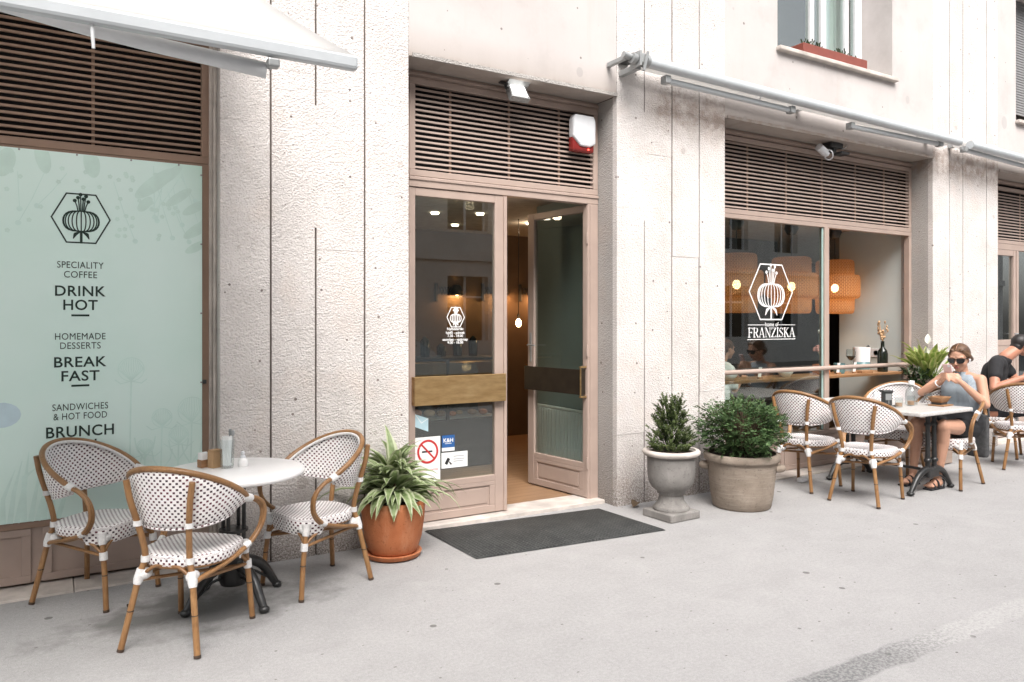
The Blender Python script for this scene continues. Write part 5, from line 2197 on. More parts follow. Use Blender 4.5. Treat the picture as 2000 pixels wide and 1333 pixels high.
mb = MB()
for k in range(7):
    a = k * .9
    mb.tube([(.03 * math.cos(a), .03 * math.sin(a), .34), (.06 * math.cos(a), .06 * math.sin(a), .58)], [.012, .008], 6)
mb.build("stem", M['twig'], pt)

# stone urn with a small conifer
ur = thing("urn_planter", "grey footed stone urn holding a small thin conifer", "planter", (4.345, 4.66, 0), R(2))
mb = MB()
mb.bev(-.165, .165, -.165, .165, 0, .065, .010)
mb.build("plinth", M['urn'], ur)
mb = MB()
mb.lathe([(0, .0655), (.145, .0655), (.15, .085), (.135, .10), (.125, .115), (.108, .135), (.10, .175), (.098, .19), (.115, .20), (.115, .215), (.12, .222), (.155, .245), (.182, .29), (.193, .36), (.195, .46), (.197, .505),
          (.19, .512), (.15, .515)], n=56)
mb.build("bowl", M['urn'], ur)
mb = MB()
mb.lathe([(.196, .507), (.225, .515), (.236, .53), (.236, .545), (.225, .556), (.198, .556), (.185, .53), (0, .525)], n=56)
mb.build("rim", M['sill_stone'], ur)
mb = MB()
mb.lathe([(0, .545), (.19, .535)], n=24)
mb.build("soil", M['soil'], ur)


def needle_twig(mb, p, d, L, nl, rnd, k=1.0, wl=.0045, ll=.02):
    d = d.normalized()
    sx_ = d.orthogonal().normalized()
    sy_ = d.cross(sx_)
    for i in range(nl):
        t = (i + .5) / nl
        c = Vector(p) + d * L * t
        a = rnd.uniform(0, 2 * PI)
        n_ = (sx_ * math.cos(a) + sy_ * math.sin(a)) * .75 + d * .7
        n_.normalize()
        s_ = n_.cross(d).normalized() * wl
        l_ = ll * rnd.uniform(.7, 1.2) * (1 - .4 * t)
        vs = [c - s_ * .4, c + n_ * l_ * .5 - s_, c + n_ * l_, c + n_ * l_ * .5 + s_]
        mb.add(vs, [(0, 1, 2, 3)], [(0, 0), (0, .5), (.5, 1), (1, .5)])


rnd = random.Random(5)
mb = MB()
tw = MB()
for k in range(190):
    h = rnd.random() ** 1.2
    az = rnd.uniform(0, 2 * PI)
    rmax = .155 * (1 - .60 * h) + .02
    base = Vector((.03 * math.cos(az), .03 * math.sin(az), .545 + .30 * h))
    r_ = rmax * rnd.uniform(.55, 1.2)
    tip = Vector((r_ * math.cos(az), r_ * math.sin(az), .58 + .43 * h + rnd.uniform(-.02, .07)))
    d = tip - base
    tw.tube([base, base + d * .95], [.0025, .001], 4)
    for j in range(4):
        t = rnd.uniform(.4, 1)
        dd = d.normalized() + Vector((rnd.uniform(-.6, .6), rnd.uniform(-.6, .6), rnd.uniform(-.1, .8)))
        needle_twig(mb, base + d * t, dd, rnd.uniform(.03, .065), 16, rnd)
for k in range(60):      # low yellow-green skirt
    az = rnd.uniform(0, 2 * PI)
    base = Vector((.12 * math.cos(az), .12 * math.sin(az), .55))
    needle_twig(mb, base, Vector((math.cos(az) * .5, math.sin(az) * .5, .7)), rnd.uniform(.06, .11), 22, rnd, ll=.024)
for k in range(14):
    a = rnd.uniform(0, 2 * PI)
    base = Vector((.02 * math.cos(a), .02 * math.sin(a), .85))
    d = Vector((rnd.uniform(-.35, .25), rnd.uniform(-.3, .3), 1))
    needle_twig(mb, base, d, rnd.uniform(.10, .20), 26, rnd, ll=.018)
mb.v = [(p[0] * 1.05, p[1] * 1.05, .54 + (p[2] - .54) * .90) for p in mb.v]
mb.build("foliage", M['leaf_con'], ur, smooth=0)
tw.v = [(p[0] * 1.05, p[1] * 1.05, .54 + (p[2] - .54) * .90) for p in tw.v]
tw.tube([(0, 0, .53), (.01, .0, .75), (0, 0, .92)], [.012, .008, .003], 6)
tw.build("trunk", M['leaf_dark'], ur)

# large weathered clay pot with a round bush
bp = thing("bush_planter", "large weathered clay pot with lug handles holding a wide green bush", "planter", (5.13, 4.62, 0))
mb = MB()
mb.lathe([(0, .002), (.235, .002), (.245, .012), (.262, .10), (.282, .27), (.293, .385), (.296, .40), (.316, .405), (.322, .42), (.322, .455), (.312, .468), (.286, .468), (.278, .44), (0, .43)], n=64)
mb.build("pot", M['clay'], bp)
for a in (R(-47), R(133)):
    mb = MB()
    c = Vector((.292 * math.cos(a), .292 * math.sin(a), .345))
    tdir = Vector((-math.sin(a), math.cos(a), 0))
    rad_ = Vector((math.cos(a), math.sin(a), 0))
    mb.tube([c - tdir * .06 + rad_ * -.02, c - tdir * .035 + rad_ * .03, c + rad_ * .042, c + tdir * .035 + rad_ * .03, c + tdir * .06 + rad_ * -.02], [.03, .036, .040, .036, .03], 10, smooth=4)
    mb.build("lug_handle", M['clay'], bp)
mb = MB()
mb.lathe([(0, .45), (.28, .44)], n=28)
mb.build("soil", M['soil'], bp)
rnd = random.Random(21)
mb = MB()
tw = MB()
for k in range(1250):
    th = rnd.uniform(0, 2 * PI)
    cz = rnd.uniform(-.95, 1)
    q = math.sqrt(max(0, 1 - cz * cz)) ** .8
    lump = 1 + .10 * math.sin(3 * th + 1.3) + .09 * math.sin(5 * th + 4 * cz) + .08 * math.sin(8 * cz + 2 * th)
    rr = rnd.uniform(.60, 1.0) * lump
    p = Vector((.385 * q * math.cos(th) * rr, .385 * q * math.sin(th) * rr, .70 + .255 * cz * rr))
    if p.z < .47:
        p.z = .465 + rnd.random() * .06
        p.x *= .8
        p.y *= .8
    out = Vector((p.x, p.y, (p.z - .70) * 1.2)).normalized()
    d = out * .8 + Vector((rnd.uniform(-.8, .8), rnd.uniform(-.8, .8), rnd.uniform(-.35, .55)))
    d.normalize()
    L_ = rnd.uniform(.035, .085)
    sd2 = d.cross(Vector((rnd.uniform(-.4, .4), rnd.uniform(-.4, .4), 1))).normalized()
    for i in range(6):                 # flat little spray of oval leaves
        t = i / 5
        c = p + d * L_ * t
        for sg in (-1, 1):
            n_ = (sd2 * sg * .9 + d * .5 + Vector((0, 0, rnd.uniform(-.45, .45)))).normalized()
            l_ = (.027 if t < .7 else .019) * rnd.uniform(.7, 1.3)
            s_ = n_.cross(Vector((rnd.uniform(-.7, .7), rnd.uniform(-.7, .7), 1))).normalized() * .0085
            mb.add([c, c + n_ * l_ * .5 - s_, c + n_ * l_, c + n_ * l_ * .5 + s_], [(0, 1, 2, 3)], [(0, 0), (0, .5), (.5, 1), (1, .5)])
    if k % 8 == 0:
        tw.tube([(p.x * .1, p.y * .1, .45), p * .6 + Vector((0, 0, .26)), p], [.006, .004, .002], 5)
mb.v = [(p[0] * .94, p[1] * .94, .45 + (p[2] - .45) * .93) for p in mb.v]
mb.build("foliage", M['leaf_bush'], bp, smooth=0)
tw.build("branches", M['twig'], bp)

# tall wooden planter with a peace lily
pl = thing("lily_planter", "tall grey wooden planter with a yellow green peace lily by the far pier", "planter", (8.50, 4.93, 0))
mb = MB()
mb.bev(-.17, .20, -.17, .17, .01, .95, .008)
mb.bev(-.185, .215, -.185, .185, .90, .965, .008)
mb.build("box", M['planter_wood'], pl)
mb = MB()
mb.box(-.16, .19, -.16, .16, .95, .967)
mb.build("soil", M['soil'], pl)
rnd = random.Random(9)
mb = MB()
for k in range(64):
    az = rnd.uniform(0, 2 * PI)
    r0 = rnd.uniform(0, .09)
    p = Vector((r0 * math.cos(az) - .0, r0 * math.sin(az), .96))
    L_ = rnd.uniform(.10, .25)
    el = R(rnd.uniform(42, 84))
    top = p + Vector((math.cos(az) * math.cos(el), math.sin(az) * math.cos(el), math.sin(el))) * L_
    mb.tube([p, top], [.005, .004], 5)
    strap(mb, top, az, el - R(5), rnd.uniform(.16, .27), rnd.uniform(.055, .085), R(rnd.uniform(10, 75)), 7, .15, rnd.uniform(-.4, .4), belly=.8)
mb.build("foliage", M['leaf_lily'], pl, smooth=0)
mb = MB()
for az, el, L_ in ((2.2, 76, .36), (.5, 80, .40), (3.6, 70, .26)):
    el = R(el)
    top = Vector((math.cos(az) * math.cos(el) * L_, math.sin(az) * math.cos(el) * L_, .96 + math.sin(el) * L_))
    strap(mb, top, az, R(80), .12, .06, R(20), 6, .3, 0, belly=.75)
mb.build("spathe", M['petal'], pl, smooth=0)
mb = MB()
for k in range(90):
    p = Vector((-.20 + rnd.uniform(-.16, .10), rnd.uniform(-.14, .12), .97 + rnd.uniform(-.13, .10)))
    for j in range(5):
        strap(mb, p, rnd.uniform(0, 6.28), R(rnd.uniform(-20, 70)), rnd.uniform(.05, .09), .022, R(40), 4, .2, 0, belly=.8)
mb.build("trailing_foliage", M['leaf_dark'], pl, smooth=0)

# ------------------------------------------------------------------ door mat and small things on the pavement
mt = thing("door_mat", "worn black rubber door mat in front of the cafe door", "mat", (3.2, 4.85, 0))
mb = MB()
c4 = [(2.42, 5.30), (2.437, 4.50), (4.02, 4.37), (3.99, 5.16)]
cx = sum(p[0] for p in c4) / 4
cy = sum(p[1] for p in c4) / 4
vs = [(x, y, .004) for x, y in c4] + [(x + (cx - x) * .022, y + (cy - y) * .03, .014) for x, y in c4]
mb.add(vs, [(4, 5, 6, 7)] + [(i, (i + 1) % 4, 4 + (i + 1) % 4, 4 + i) for i in range(4)])
mb.build("rubber_sheet", M['rubber'], mt, world=True)
t = thing("cable_block", "small white plastic block on the pavement by the far chair leg", "block", (6.42, 5.0, .0), R(10))
mb = MB()
mb.bev(-.055, .055, -.03, .03, .002, .045, .008)
mb.build("block", M['plastic_white'], t)
t = thing("dry_leaf", "curled brown dry leaf at the foot of the middle pier", "leaf", (4.30, 5.06, .002), R(30))
mb = MB()
strap(mb, (-.05, 0, .012), 0, R(25), .13, .07, R(60), 6, .3, .3, belly=.8)
mb.build("leaf", M['twig'], t)
t = thing("dry_leaf", "dark crumpled leaf on the pavement under the chair by the poster board", "leaf", (.36, 4.72, .002), R(70))
mb = MB()
strap(mb, (-.02, 0, .006), 0, R(15), .06, .035, R(50), 5, .3, .2, belly=.8)
mb.build("leaf", M['soil'], t)


# ------------------------------------------------------------------ people
def remesh(name, mb, mat, parent, voxel=.006, smooth=4, clip=None):
    o = mb.build(name + "_tmp", mat, None)
    md = o.modifiers.new("r", 'REMESH')
    md.mode = 'VOXEL'
    md.voxel_size = voxel
    md.use_smooth_shade = True
    ms = o.modifiers.new("s", 'SMOOTH')
    ms.factor = .5
    ms.iterations = smooth
    dg = bpy.context.evaluated_depsgraph_get()
    me = bpy.data.meshes.new_from_object(o.evaluated_get(dg))
    bpy.data.objects.remove(o)
    if clip:
        bm = bmesh.new()
        bm.from_mesh(me)
        for co, no in clip:
            g = bm.verts[:] + bm.edges[:] + bm.faces[:]
            bmesh.ops.bisect_plane(bm, geom=g, plane_co=co, plane_no=no, clear_outer=True)
        bm.to_mesh(me)
        bm.free()
    me.name = name
    iv = wmat(parent).inverted()
    me.transform(iv)
    me.polygons.foreach_set("use_smooth", [True] * len(me.polygons))
    me.materials.clear()
    me.materials.append(mat)
    o = bpy.data.objects.new(name, me)
    COL.objects.link(o)
    o.parent = parent
    return o


def basis(fwd, up=(0, 0, 1)):
    f = Vector(fwd).normalized()
    l = Vector(up).cross(f).normalized()
    u = f.cross(l)
    return Matrix((l, f, u)).transposed()      # local x = left, y = forward, z = up


def head(mb, c, m, s):
    """skull, jaw, nose, ears, brow; s = head height"""
    P = lambda x, y, z: Vector(c) + m @ Vector((x * s, y * s, z * s))
    q = m
    mb.ell(P(0, -.06, .12), (.335 * s, .405 * s, .375 * s), q, 20)
    mb.ell(P(0, .08, -.10), (.285 * s, .30 * s, .33 * s), q, 18)
    mb.ell(P(0, .15, -.29), (.185 * s, .19 * s, .17 * s), q, 16)
    mb.ell(P(0, .25, -.385), (.095 * s, .085 * s, .075 * s), q, 12)
    mb.caps(P(0, .335, .06), P(0, .435, -.105), .035 * s, .052 * s, 10)
    mb.ell(P(0, .40, -.125), (.075 * s, .05 * s, .04 * s), q, 10)
    mb.ell(P(0, .335, -.23), (.105 * s, .05 * s, .04 * s), q, 10)
    for sg in (-1, 1):
        mb.ell(P(sg * .17, .245, -.10), (.10 * s, .10 * s, .10 * s), q, 12)
        mb.ell(P(sg * .325, -.04, -.03), (.035 * s, .08 * s, .12 * s), q, 12)
        mb.caps(P(sg * .06, .315, .12), P(sg * .20, .275, .12), .05 * s, .045 * s, 8)


def hand(mb, wrist, palm_c, curl_dir, side, size=1.0, grip=1.0):
    """palm and five separate fingers; curl_dir is where the finger tips bend to, side points to the thumb"""
    w_, pc = Vector(wrist), Vector(palm_c)
    f = (pc - w_).normalized()
    sd_ = (Vector(side) - f * Vector(side).dot(f)).normalized()
    cu = (Vector(curl_dir) - f * Vector(curl_dir).dot(f)).normalized()
    k = size
    mb.caps(w_, pc - f * .01 * k, .024 * k, .026 * k, 10)
    for i in range(4):
        o = sd_ * (.030 - .020 * i) * k
        kn = pc + f * .036 * k + o
        mb.caps(pc - f * .02 * k + o * .8, kn, .016 * k, .0115 * k, 8)
        L_ = (.040, .045, .042, .033)[i] * k
        a = kn + (f * (.85 - .25 * grip) + cu * (.45 * grip)).normalized() * L_
        b = a + (f * (.35 - .3 * grip) + cu * (.9 * grip + .1)).normalized() * L_ * .72
        c_ = b + (f * (-.3 * grip) + cu).normalized() * L_ * .5
        mb.caps(kn, a, .0105 * k, .0092 * k, 8)
        mb.caps(a, b, .0092 * k, .0082 * k, 8)
        mb.caps(b, c_, .0082 * k, .0068 * k, 8)
    t0 = pc - f * .025 * k + sd_ * .028 * k
    t1 = t0 + (f * .6 + sd_ * .7 + cu * .35).normalized() * .038 * k
    t2 = t1 + (f * .75 + sd_ * .1 + cu * .6).normalized() * .032 * k
    mb.caps(pc - f * .03 * k, t0, .018 * k, .015 * k, 8)
    mb.caps(t0, t1, .013 * k, .0105 * k, 8)
    mb.caps(t1, t2, .0105 * k, .0085 * k, 8)


def foot(mb, ankle, toe, k=1.0):
    a, t = Vector(ankle), Vector(toe)
    f = (t - a)
    f.z = 0
    f.normalize()
    mb.caps(a, Vector((a.x, a.y, a.z - .045)) - f * .02, .036 * k, .036 * k, 10)
    mb.caps(Vector((a.x, a.y, t.z + .012)) - f * .03, t - f * .04, .034 * k, .036 * k, 10)
    mb.caps(a + Vector((0, 0, -.03)) + f * .03, t - f * .06, .035 * k, .028 * k, 10)
    sd_ = Vector((-f.y, f.x, 0))
    for i in range(5):
        o = sd_ * (-.032 + .016 * i) * k
        mb.caps(t - f * .05 + o, t + o - f * (.004 * i), .012 * k, .010 * k, 8)


# --- woman in sunglasses
W = thing("person", "woman in dark sunglasses and a sleeveless grey blue top looking at her phone", "person", (7.70, 4.19, 0))
hipL, hipR = Vector((7.76, 4.07, .555)), Vector((7.76, 4.30, .555))
kneeL, kneeR = Vector((7.215, 4.03, .615)), Vector((7.215, 4.30, .60))
ankL, ankR = Vector((7.285, 4.13, .10)), Vector((7.26, 4.36, .10))
shL, shR = Vector((7.80, 3.995, 1.035)), Vector((7.80, 4.36, 1.035))
elL, elR = Vector((7.735, 3.915, .80)), Vector((7.575, 4.455, .885))
wrL, wrR = Vector((7.565, 4.045, 1.005)), Vector((7.545, 4.245, 1.005))
phc = Vector((7.500, 4.150, 1.125))
hc_ = Vector((7.735, 4.165, 1.245))
hm = basis((-.93, -.16, -.30))
mb = MB()
head(mb, hc_, hm, .265)
nb = Vector((7.805, 4.175, 1.075))
mb.caps(nb, hc_ + Vector((.035, .005, -.055)), .060, .052)
torso = [((7.785, 4.185, .575), .150), ((7.80, 4.185, .70), .118), ((7.815, 4.18, .80), .118), ((7.805, 4.18, .92), .130), ((7.805, 4.178, 1.0), .105)]


def torso_mb(mb, infl=0, rows=torso, wid=.085):
    for (a, ra), (b, rb) in zip(rows, rows[1:]):
        for o in (-wid, -wid * .4, wid * .4, wid):
            mb.caps(Vector(a) + Vector((0, o, 0)), Vector(b) + Vector((0, o, 0)), ra * .80 + infl, rb * .80 + infl, 14)


torso_mb(mb)
for sg in (-1, 1):
    mb.ell((7.768, 4.18 + sg * .065, .915), (.066, .085, .090))
mb.caps(shL, shR, .052, .052)
mb.caps(nb, shL + Vector((0, .05, .01)), .05, .045)
mb.caps(nb, shR + Vector((0, -.05, .01)), .05, .045)
for s_, e_, w__ in ((shL, elL, wrL), (shR, elR, wrR)):
    mb.caps(s_, e_, .052, .040)
    m_ = e_.lerp(w__, .3)
    mb.caps(e_, m_, .039, .041)
    mb.caps(m_, w__, .041, .026)
hand(mb, wrL, wrL.lerp(phc + Vector((.0, -.035, -.05)), .62), (-.5, .9, .1), (.3, -.1, .9), 1.05)
hand(mb, wrR, wrR.lerp(phc + Vector((-.005, .035, -.05)), .62), (-.5, -.9, .1), (.3, .1, .9), 1.05)
for h_, k_, a_ in ((hipL, kneeL, ankL), (hipR, kneeR, ankR)):
    mb.caps(h_, k_, .092, .062)
    mb.ell(k_ + Vector((-.012, 0, .008)), (.058, .056, .060))
    m_ = k_.lerp(a_, .3) + Vector((.025, 0, 0))
    mb.caps(k_, m_, .058, .054)
    mb.caps(m_, a_, .054, .034)
foot(mb, ankL, (7.12, 4.13, .040))
foot(mb, ankR, (7.09, 4.36, .040))
remesh("body", mb, M['skin_f'], W, .0055, 3)
mb = MB()
torso_mb(mb, .010)
for sg in (-1, 1):
    mb.ell((7.770, 4.18 + sg * .060, .915), (.080, .098, .105))
mb.caps(nb + Vector((0, 0, -.03)), nb + Vector((-.008, 0, .035)), .068, .062)
mb.caps(nb + Vector((0, -.07, -.055)), nb + Vector((0, .07, -.055)), .066, .066)
remesh("top", mb, M['top_blue'], W, .007, 12, [((0, 0, nb.z + .030), (0, 0, 1)), ((0, 0, .60), (0, 0, -1))])
mb = MB()
mb.caps((7.775, 4.10, .60), (7.775, 4.27, .60), .150, .150)
for h_, k_ in ((hipL, kneeL), (hipR, kneeR)):
    mb.caps(h_, h_.lerp(k_, .42), .108, .092)
remesh("shorts", mb, M['black_cloth'], W, .008, 3)
# hair drawn back into a low knot
mb = MB()
P = lambda x, y, z: hc_ + hm @ Vector((x * .265, y * .265, z * .265))
mb.ell(P(0, -.09, .14), (.358 * .265, .425 * .265, .395 * .265), hm, 22)
mb.ell(P(0, -.30, -.08), (.27 * .265, .24 * .265, .30 * .265), hm, 16)
mb.ell(P(.02, -.50, -.14), (.15 * .265, .14 * .265, .16 * .265), hm, 14)
for sg in (-1, 1):
    mb.caps(P(sg * .16, .20, .35), P(sg * .335, -.02, .08), .022, .020, 8)
    mb.caps(P(sg * .335, -.02, .10), P(sg * .30, -.25, -.12), .020, .026, 8)
n1 = hm @ Vector((0, .80, -.60))
remesh("hair", mb, M['hair'], W, .005, 3, [(P(0, .20, .20), hm @ Vector((0, .92, -.38))), ])
mb = MB()
mb.tube([P(0, .262, .415), P(0, .10, .515), P(0, -.10, .545)], .0022, 6)
mb.build("parting", M['skin_f'], W, world=True)
mb = MB()
for sg in (-1, 1):
    pts = [(-.135, .07), (.135, .075), (.12, -.05), (.07, -.105), (-.05, -.105), (-.12, -.04)]
    bm = bmesh.new()
    vv = [bm.verts.new(P(sg * (.165 - a * sg * sg) if True else 0, .385 - .22 * abs(.165 - a) ** 1.3 * 1.6, .02 + b)) for a, b in pts]
    f = bm.faces.new(vv)
    r_ = bmesh.ops.extrude_face_region(bm, geom=[f])
    bmesh.ops.translate(bm, verts=[v for v in r_['geom'] if isinstance(v, bmesh.types.BMVert)], vec=hm @ Vector((0, .012, 0)))
    mb.bm(bm)
    mb.tube([P(sg * .29, .30, .07), P(sg * .345, .05, .03), P(sg * .345, -.08, .0)], .0042, 6)
mb.tube([P(-.06, .395, .07), P(.06, .395, .07)], .0045, 6)
mb.build("sunglasses", M['lens'], W, world=True)
mb = MB()
mb.ell(P(0, .392, -.222), (.078 * .265, .028 * .265, .022 * .265), hm, 12)
mb.ell(P(0, .386, -.255), (.066 * .265, .028 * .265, .024 * .265), hm, 12)
mb.build("lips", M['lips'], W, world=True)
mb = MB()
d = (wrR - elR).normalized()
q = d.to_track_quat('Z', 'Y')
mb.lathe([(.031, -.007), (.037, -.004), (.037, .004), (.031, .007), (.029, 0), (.031, -.007)], n=20)
mb.xf(Matrix.Translation(wrR - d * .035) @ q.to_matrix().to_4x4())
mb.build("bracelet", M['white_top'], W, world=True)
mb = MB()
mb.ell(P(.355, .03, -.06), (.010, .010, .012), hm, 8)
mb.caps(P(.36, .05, -.07), P(.35, .09, -.17), .005, .004, 6)
mb.build("earphone", M['plastic_white'], W, world=True)
for a_, tx, ty in ((ankL, 7.12, 4.13), (ankR, 7.09, 4.36)):
    mb = MB()
    mb.bev(tx - .012, a_.x + .055, ty - .045, ty + .045, .003, .018, .006)
    for xx, hh in ((tx + .05, .062), (tx + .115, .085)):
        mb.tube([(xx, ty - .046, .012), (xx, ty - .036, hh - .012), (xx, ty, hh + .004), (xx, ty + .036, hh - .012), (xx, ty + .046, .012)], .009, 8, smooth=4)
    mb.tube([(a_.x + .04, ty - .036, .012), (a_.x + .05, ty - .036, .075), (a_.x + .052, ty, .085), (a_.x + .05, ty + .036, .075), (a_.x + .04, ty + .036, .012)], .007, 8, smooth=4)
    mb.build("sandal", M['black_cloth'], W, world=True)
ph = thing("phone", "smartphone in a pale pink case held up by the woman", "phone", phc)
q = basis((-.80, -.12, -.45))
mb = MB()
mb.bev(-.038, .038, -.005, .004, -.076, .076, .004)
mb.xf(q.to_4x4())
mb.build("case", M['phone'], ph)
mb = MB()
mb.bev(-.035, .035, -.0062, -.0051, -.072, .072, .0004)
mb.xf(q.to_4x4())
mb.build("screen", M['lens'], ph)
mb = MB()
mb.bev(.008, .030, .0041, .006, .045, .068, .0008)
mb.xf(q.to_4x4())
mb.build("camera_lens", M['plastic_white'], ph)

# --- man in the black t-shirt at the right edge
G = thing("person", "man in a black t-shirt bending over his table at the right edge", "person", (9.62, 4.85, 0))
V = lambda x, y, z: Vector((x, y, z))
mhip = [V(9.61, 4.80, .56), V(9.79, 4.87, .56)]
mkn = [V(9.74, 4.40, .60), V(9.95, 4.47, .60)]
man_ = [V(9.74, 4.42, .10), V(9.96, 4.50, .10)]
shR, shL = V(9.545, 4.715, 1.115), V(9.89, 4.84, 1.125)
elR, wrR = V(9.345, 4.64, .835), V(9.54, 4.42, .965)
elL, wrL = V(9.99, 4.68, .86), V(9.72, 4.45, .955)
nb = V(9.745, 4.705, 1.185)
hc2 = V(9.925, 4.615, 1.32)
hm2 = basis((.85, -.42, -.16))
mb = MB()
head(mb, hc2, hm2, .255)
mb.caps(nb, hc2 + Vector((-.06, .03, -.04)), .075, .068)
ax = (shL - shR).normalized()
sp_ = [(V(9.70, 4.83, .56), .15), (V(9.71, 4.84, .72), .145), (V(9.715, 4.84, .88), .15), (V(9.72, 4.81, 1.02), .15), (V(9.725, 4.77, 1.10), .115)]


def man_torso(mb, infl):
    for (a, ra), (b, rb) in zip(sp_, sp_[1:]):
        for o in (-.12, -.04, .04, .12):
            mb.caps(a + ax * o, b + ax * o, ra * .78 + infl, rb * .78 + infl)


man_torso(mb, 0)
mb.caps(shR, shL, .062, .062)
mb.caps(nb, shR.lerp(shL, .25), .058, .055)
mb.caps(nb, shR.lerp(shL, .75), .058, .055)
for s_, e_, w__ in ((shR, elR, wrR), (shL, elL, wrL)):
    mb.caps(s_, s_.lerp(e_, .45), .066, .058)
    mb.caps(s_.lerp(e_, .45), e_, .058, .046)
    m_ = e_.lerp(w__, .3)
    mb.caps(e_, m_, .045, .047)
    mb.caps(m_, w__, .047, .031)
hand(mb, wrR, wrR + (wrR - elR).normalized() * .06, (.3, .5, -.6), (0, .4, .8), 1.15, .7)
hand(mb, wrL, wrL + (wrL - elL).normalized() * .06, (.3, -.3, -.6), (.2, .2, .8), 1.15, .7)
for h_, k_, a_ in zip(mhip, mkn, man_):
    mb.caps(h_, k_, .10, .07)
    m_ = k_.lerp(a_, .3)
    mb.caps(k_, m_, .066, .062)
    mb.caps(m_, a_, .062, .04)
    foot(mb, a_, a_ + Vector((.06, -.165, -.06)), 1.1)
remesh("body", mb, M['skin_m'], G, .007, 3)
mb = MB()
man_torso(mb, .012)
mb.caps(shR, shL, .074, .074)
mb.caps(sp_[-1][0] + Vector((.0, 0, .0)), nb + Vector((-.01, .01, -.035)), .11, .080)
mb.caps(nb + Vector((-.03, .01, -.03)), shR.lerp(shL, .25), .066, .066)
mb.caps(nb + Vector((-.03, .01, -.03)), shR.lerp(shL, .75), .066, .066)
for s_, e_ in ((shR, elR), (shL, elL)):
    mb.caps(s_, s_.lerp(e_, .50), .078, .074)
dR = (elR - shR).normalized()
remesh("t_shirt", mb, M['black_cloth'], G, .008, 3, [((0, 0, .55), (0, 0, -1))])
mb = MB()
mb.caps(mhip[0], mhip[1], .135, .135)
for h_, k_, a_ in zip(mhip, mkn, man_):
    mb.caps(h_, k_, .118, .088)
    mb.caps(k_, k_.lerp(a_, .62), .084, .068)
remesh("trousers", mb, M['dark_denim'], G, .009, 3)
mb = MB()
P2 = lambda x, y, z: hc2 + hm2 @ Vector((x * .255, y * .255, z * .255))
mb.ell(P2(0, -.09, .15), (.352 * .255, .42 * .255, .385 * .255), hm2, 20)
mb.ell(P2(0, -.27, -.12), (.29 * .255, .24 * .255, .33 * .255), hm2, 14)
for sg in (-1, 1):
    mb.ell(P2(sg * .27, .05, .10), (.075 * .255, .14 * .255, .20 * .255), hm2, 12)
remesh("hair", mb, M['hair_dark'], G, .006, 2, [(P2(0, .22, .20), hm2 @ Vector((0, .90, -.42)))])
mb = MB()
for sg in (-1, 1):
    mb.ell(P2(sg * .145, .338, .03), (.045 * .255, .02 * .255, .026 * .255), hm2, 10)
mb.build("eye", M['lens'], G, world=True)
for a_ in man_:
    mb = MB()
    f_ = Vector((.35, -.94, 0)).normalized()
    mb.caps(Vector((a_.x, a_.y, .03)) - f_ * .05, Vector((a_.x, a_.y, .03)) + f_ * .15, .030, .034)
    mb.build("shoe", M['dark_denim'], G, world=True)

# --- guest seated inside behind the shop glass
N = thing("person", "guest in a white shirt sitting inside behind the shop glass", "person", (6.75, 6.55, 0))
hm3 = basis((1, -.15, -.12))
hc3 = Vector((6.98, 6.52, 1.275))
mb = MB()
head(mb, hc3, hm3, .245)
nb3 = Vector((6.90, 6.54, 1.09))
mb.caps(nb3, hc3 + Vector((-.03, 0, -.05)), .058, .052)
s3 = [((6.80, 6.55, .55), .15), ((6.79, 6.55, .75), .13), ((6.82, 6.55, .95), .135), ((6.87, 6.545, 1.03), .11)]
for (a, ra), (b, rb) in zip(s3, s3[1:]):
    for o in (-.10, 0, .10):
        mb.caps(Vector(a) + Vector((0, o, 0)), Vector(b) + Vector((0, o, 0)), ra * .8, rb * .8)
mb.caps((6.87, 6.37, 1.03), (6.87, 6.72, 1.03), .055, .055)
for yy in (6.37, 6.72):
    e_ = Vector((6.93, yy - .02, .80))
    w__ = Vector((7.16, yy + (6.545 - yy) * .5, .90))
    mb.caps((6.87, yy, 1.03), e_, .05, .042)
    mb.caps(e_, w__, .042, .028)
    hand(mb, w__, w__ + Vector((.06, 0, .01)), (.1, 0, -.9), (0, (6.545 - yy), .3), 1.05, .6)
    k_ = Vector((7.26, yy, .56))
    mb.caps((6.80, yy + (6.545 - yy) * .35, .54), k_, .09, .066)
    mb.caps(k_, (7.22, yy, .12), .06, .036)
    foot(mb, (7.22, yy, .12), (7.38, yy, .055))
remesh("body", mb, M['skin_f'], N, .008, 3)
mb = MB()
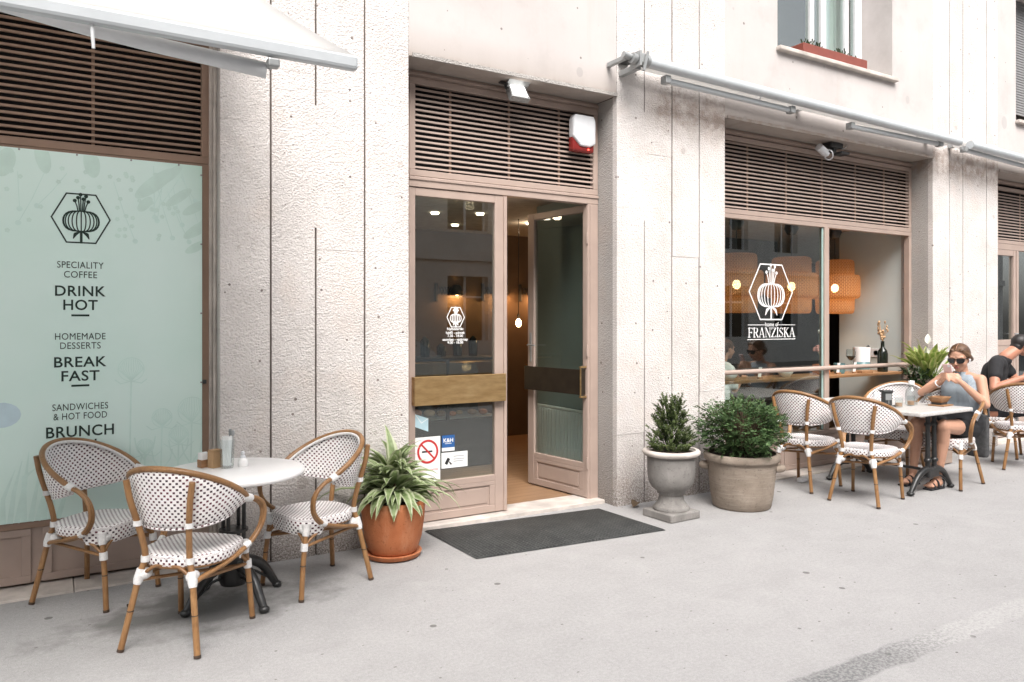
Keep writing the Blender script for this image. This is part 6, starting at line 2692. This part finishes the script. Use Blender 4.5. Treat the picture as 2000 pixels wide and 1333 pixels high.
for (a, ra), (b, rb) in zip(s3, s3[1:]):
    for o in (-.10, 0, .10):
        mb.caps(Vector(a) + Vector((0, o, 0)), Vector(b) + Vector((0, o, 0)), ra * .8 + .014, rb * .8 + .014)
mb.caps((6.87, 6.37, 1.03), (6.87, 6.72, 1.03), .068, .068)
for yy in (6.37, 6.72):
    mb.caps((6.87, yy, 1.03), (6.92, yy - .015, .84), .064, .058)
remesh("shirt", mb, M['paper'], N, .010, 3)
mb = MB()
mb.caps((6.80, 6.45, .55), (6.80, 6.64, .55), .135, .135)
for yy in (6.37, 6.72):
    k_ = Vector((7.26, yy, .56))
    mb.caps((6.80, yy + (6.545 - yy) * .35, .54), k_, .105, .08)
    mb.caps(k_, (7.22, yy, .16), .075, .055)
remesh("trousers", mb, M['dark_denim'], N, .010, 3)
mb = MB()
P3 = lambda x, y, z: hc3 + hm3 @ Vector((x * .245, y * .245, z * .245))
mb.ell(P3(0, -.09, .14), (.355 * .245, .425 * .245, .39 * .245), hm3, 20)
mb.ell(P3(0, -.30, -.16), (.28 * .245, .22 * .245, .34 * .245), hm3, 14)
remesh("hair", mb, M['hair'], N, .007, 2, [(P3(0, .20, .20), hm3 @ Vector((0, .92, -.38)))])
st = thing("bar_stool", "dark stool under the guest behind the shop glass", "stool", (6.80, 6.55, .028))
mb = MB()
mb.lathe([(0, .37), (.17, .37), (.18, .385), (.18, .40), (0, .405)], n=24)
mb.build("seat", M['shelf'], st)
for a in range(4):
    t = a * PI / 2 + .4
    mb = MB()
    mb.tube([(.18 * math.cos(t), .18 * math.sin(t), 0), (.13 * math.cos(t), .13 * math.sin(t), .37)], .012, 8)
    mb.build("leg", M['dark_metal'], st)

# dark bag hanging behind the woman's chair
bg_ = thing("shoulder_bag", "dark grey cloth bag hanging on the back of the woman's chair", "bag", (8.02, 4.16, .45), R(6))
mb = MB()
mb.bev(-.02, .055, -.12, .09, -.22, .22, .03)
mb.build("pouch", M['grey_cloth'], bg_, sub=1)
mb = MB()
mb.tube([(.01, -.12, .20), (.0, -.10, .40), (-.05, .0, .47), (.0, .10, .40), (.01, .11, .20)], .010, 6, smooth=5)
mb.build("strap", M['grey_cloth'], bg_)
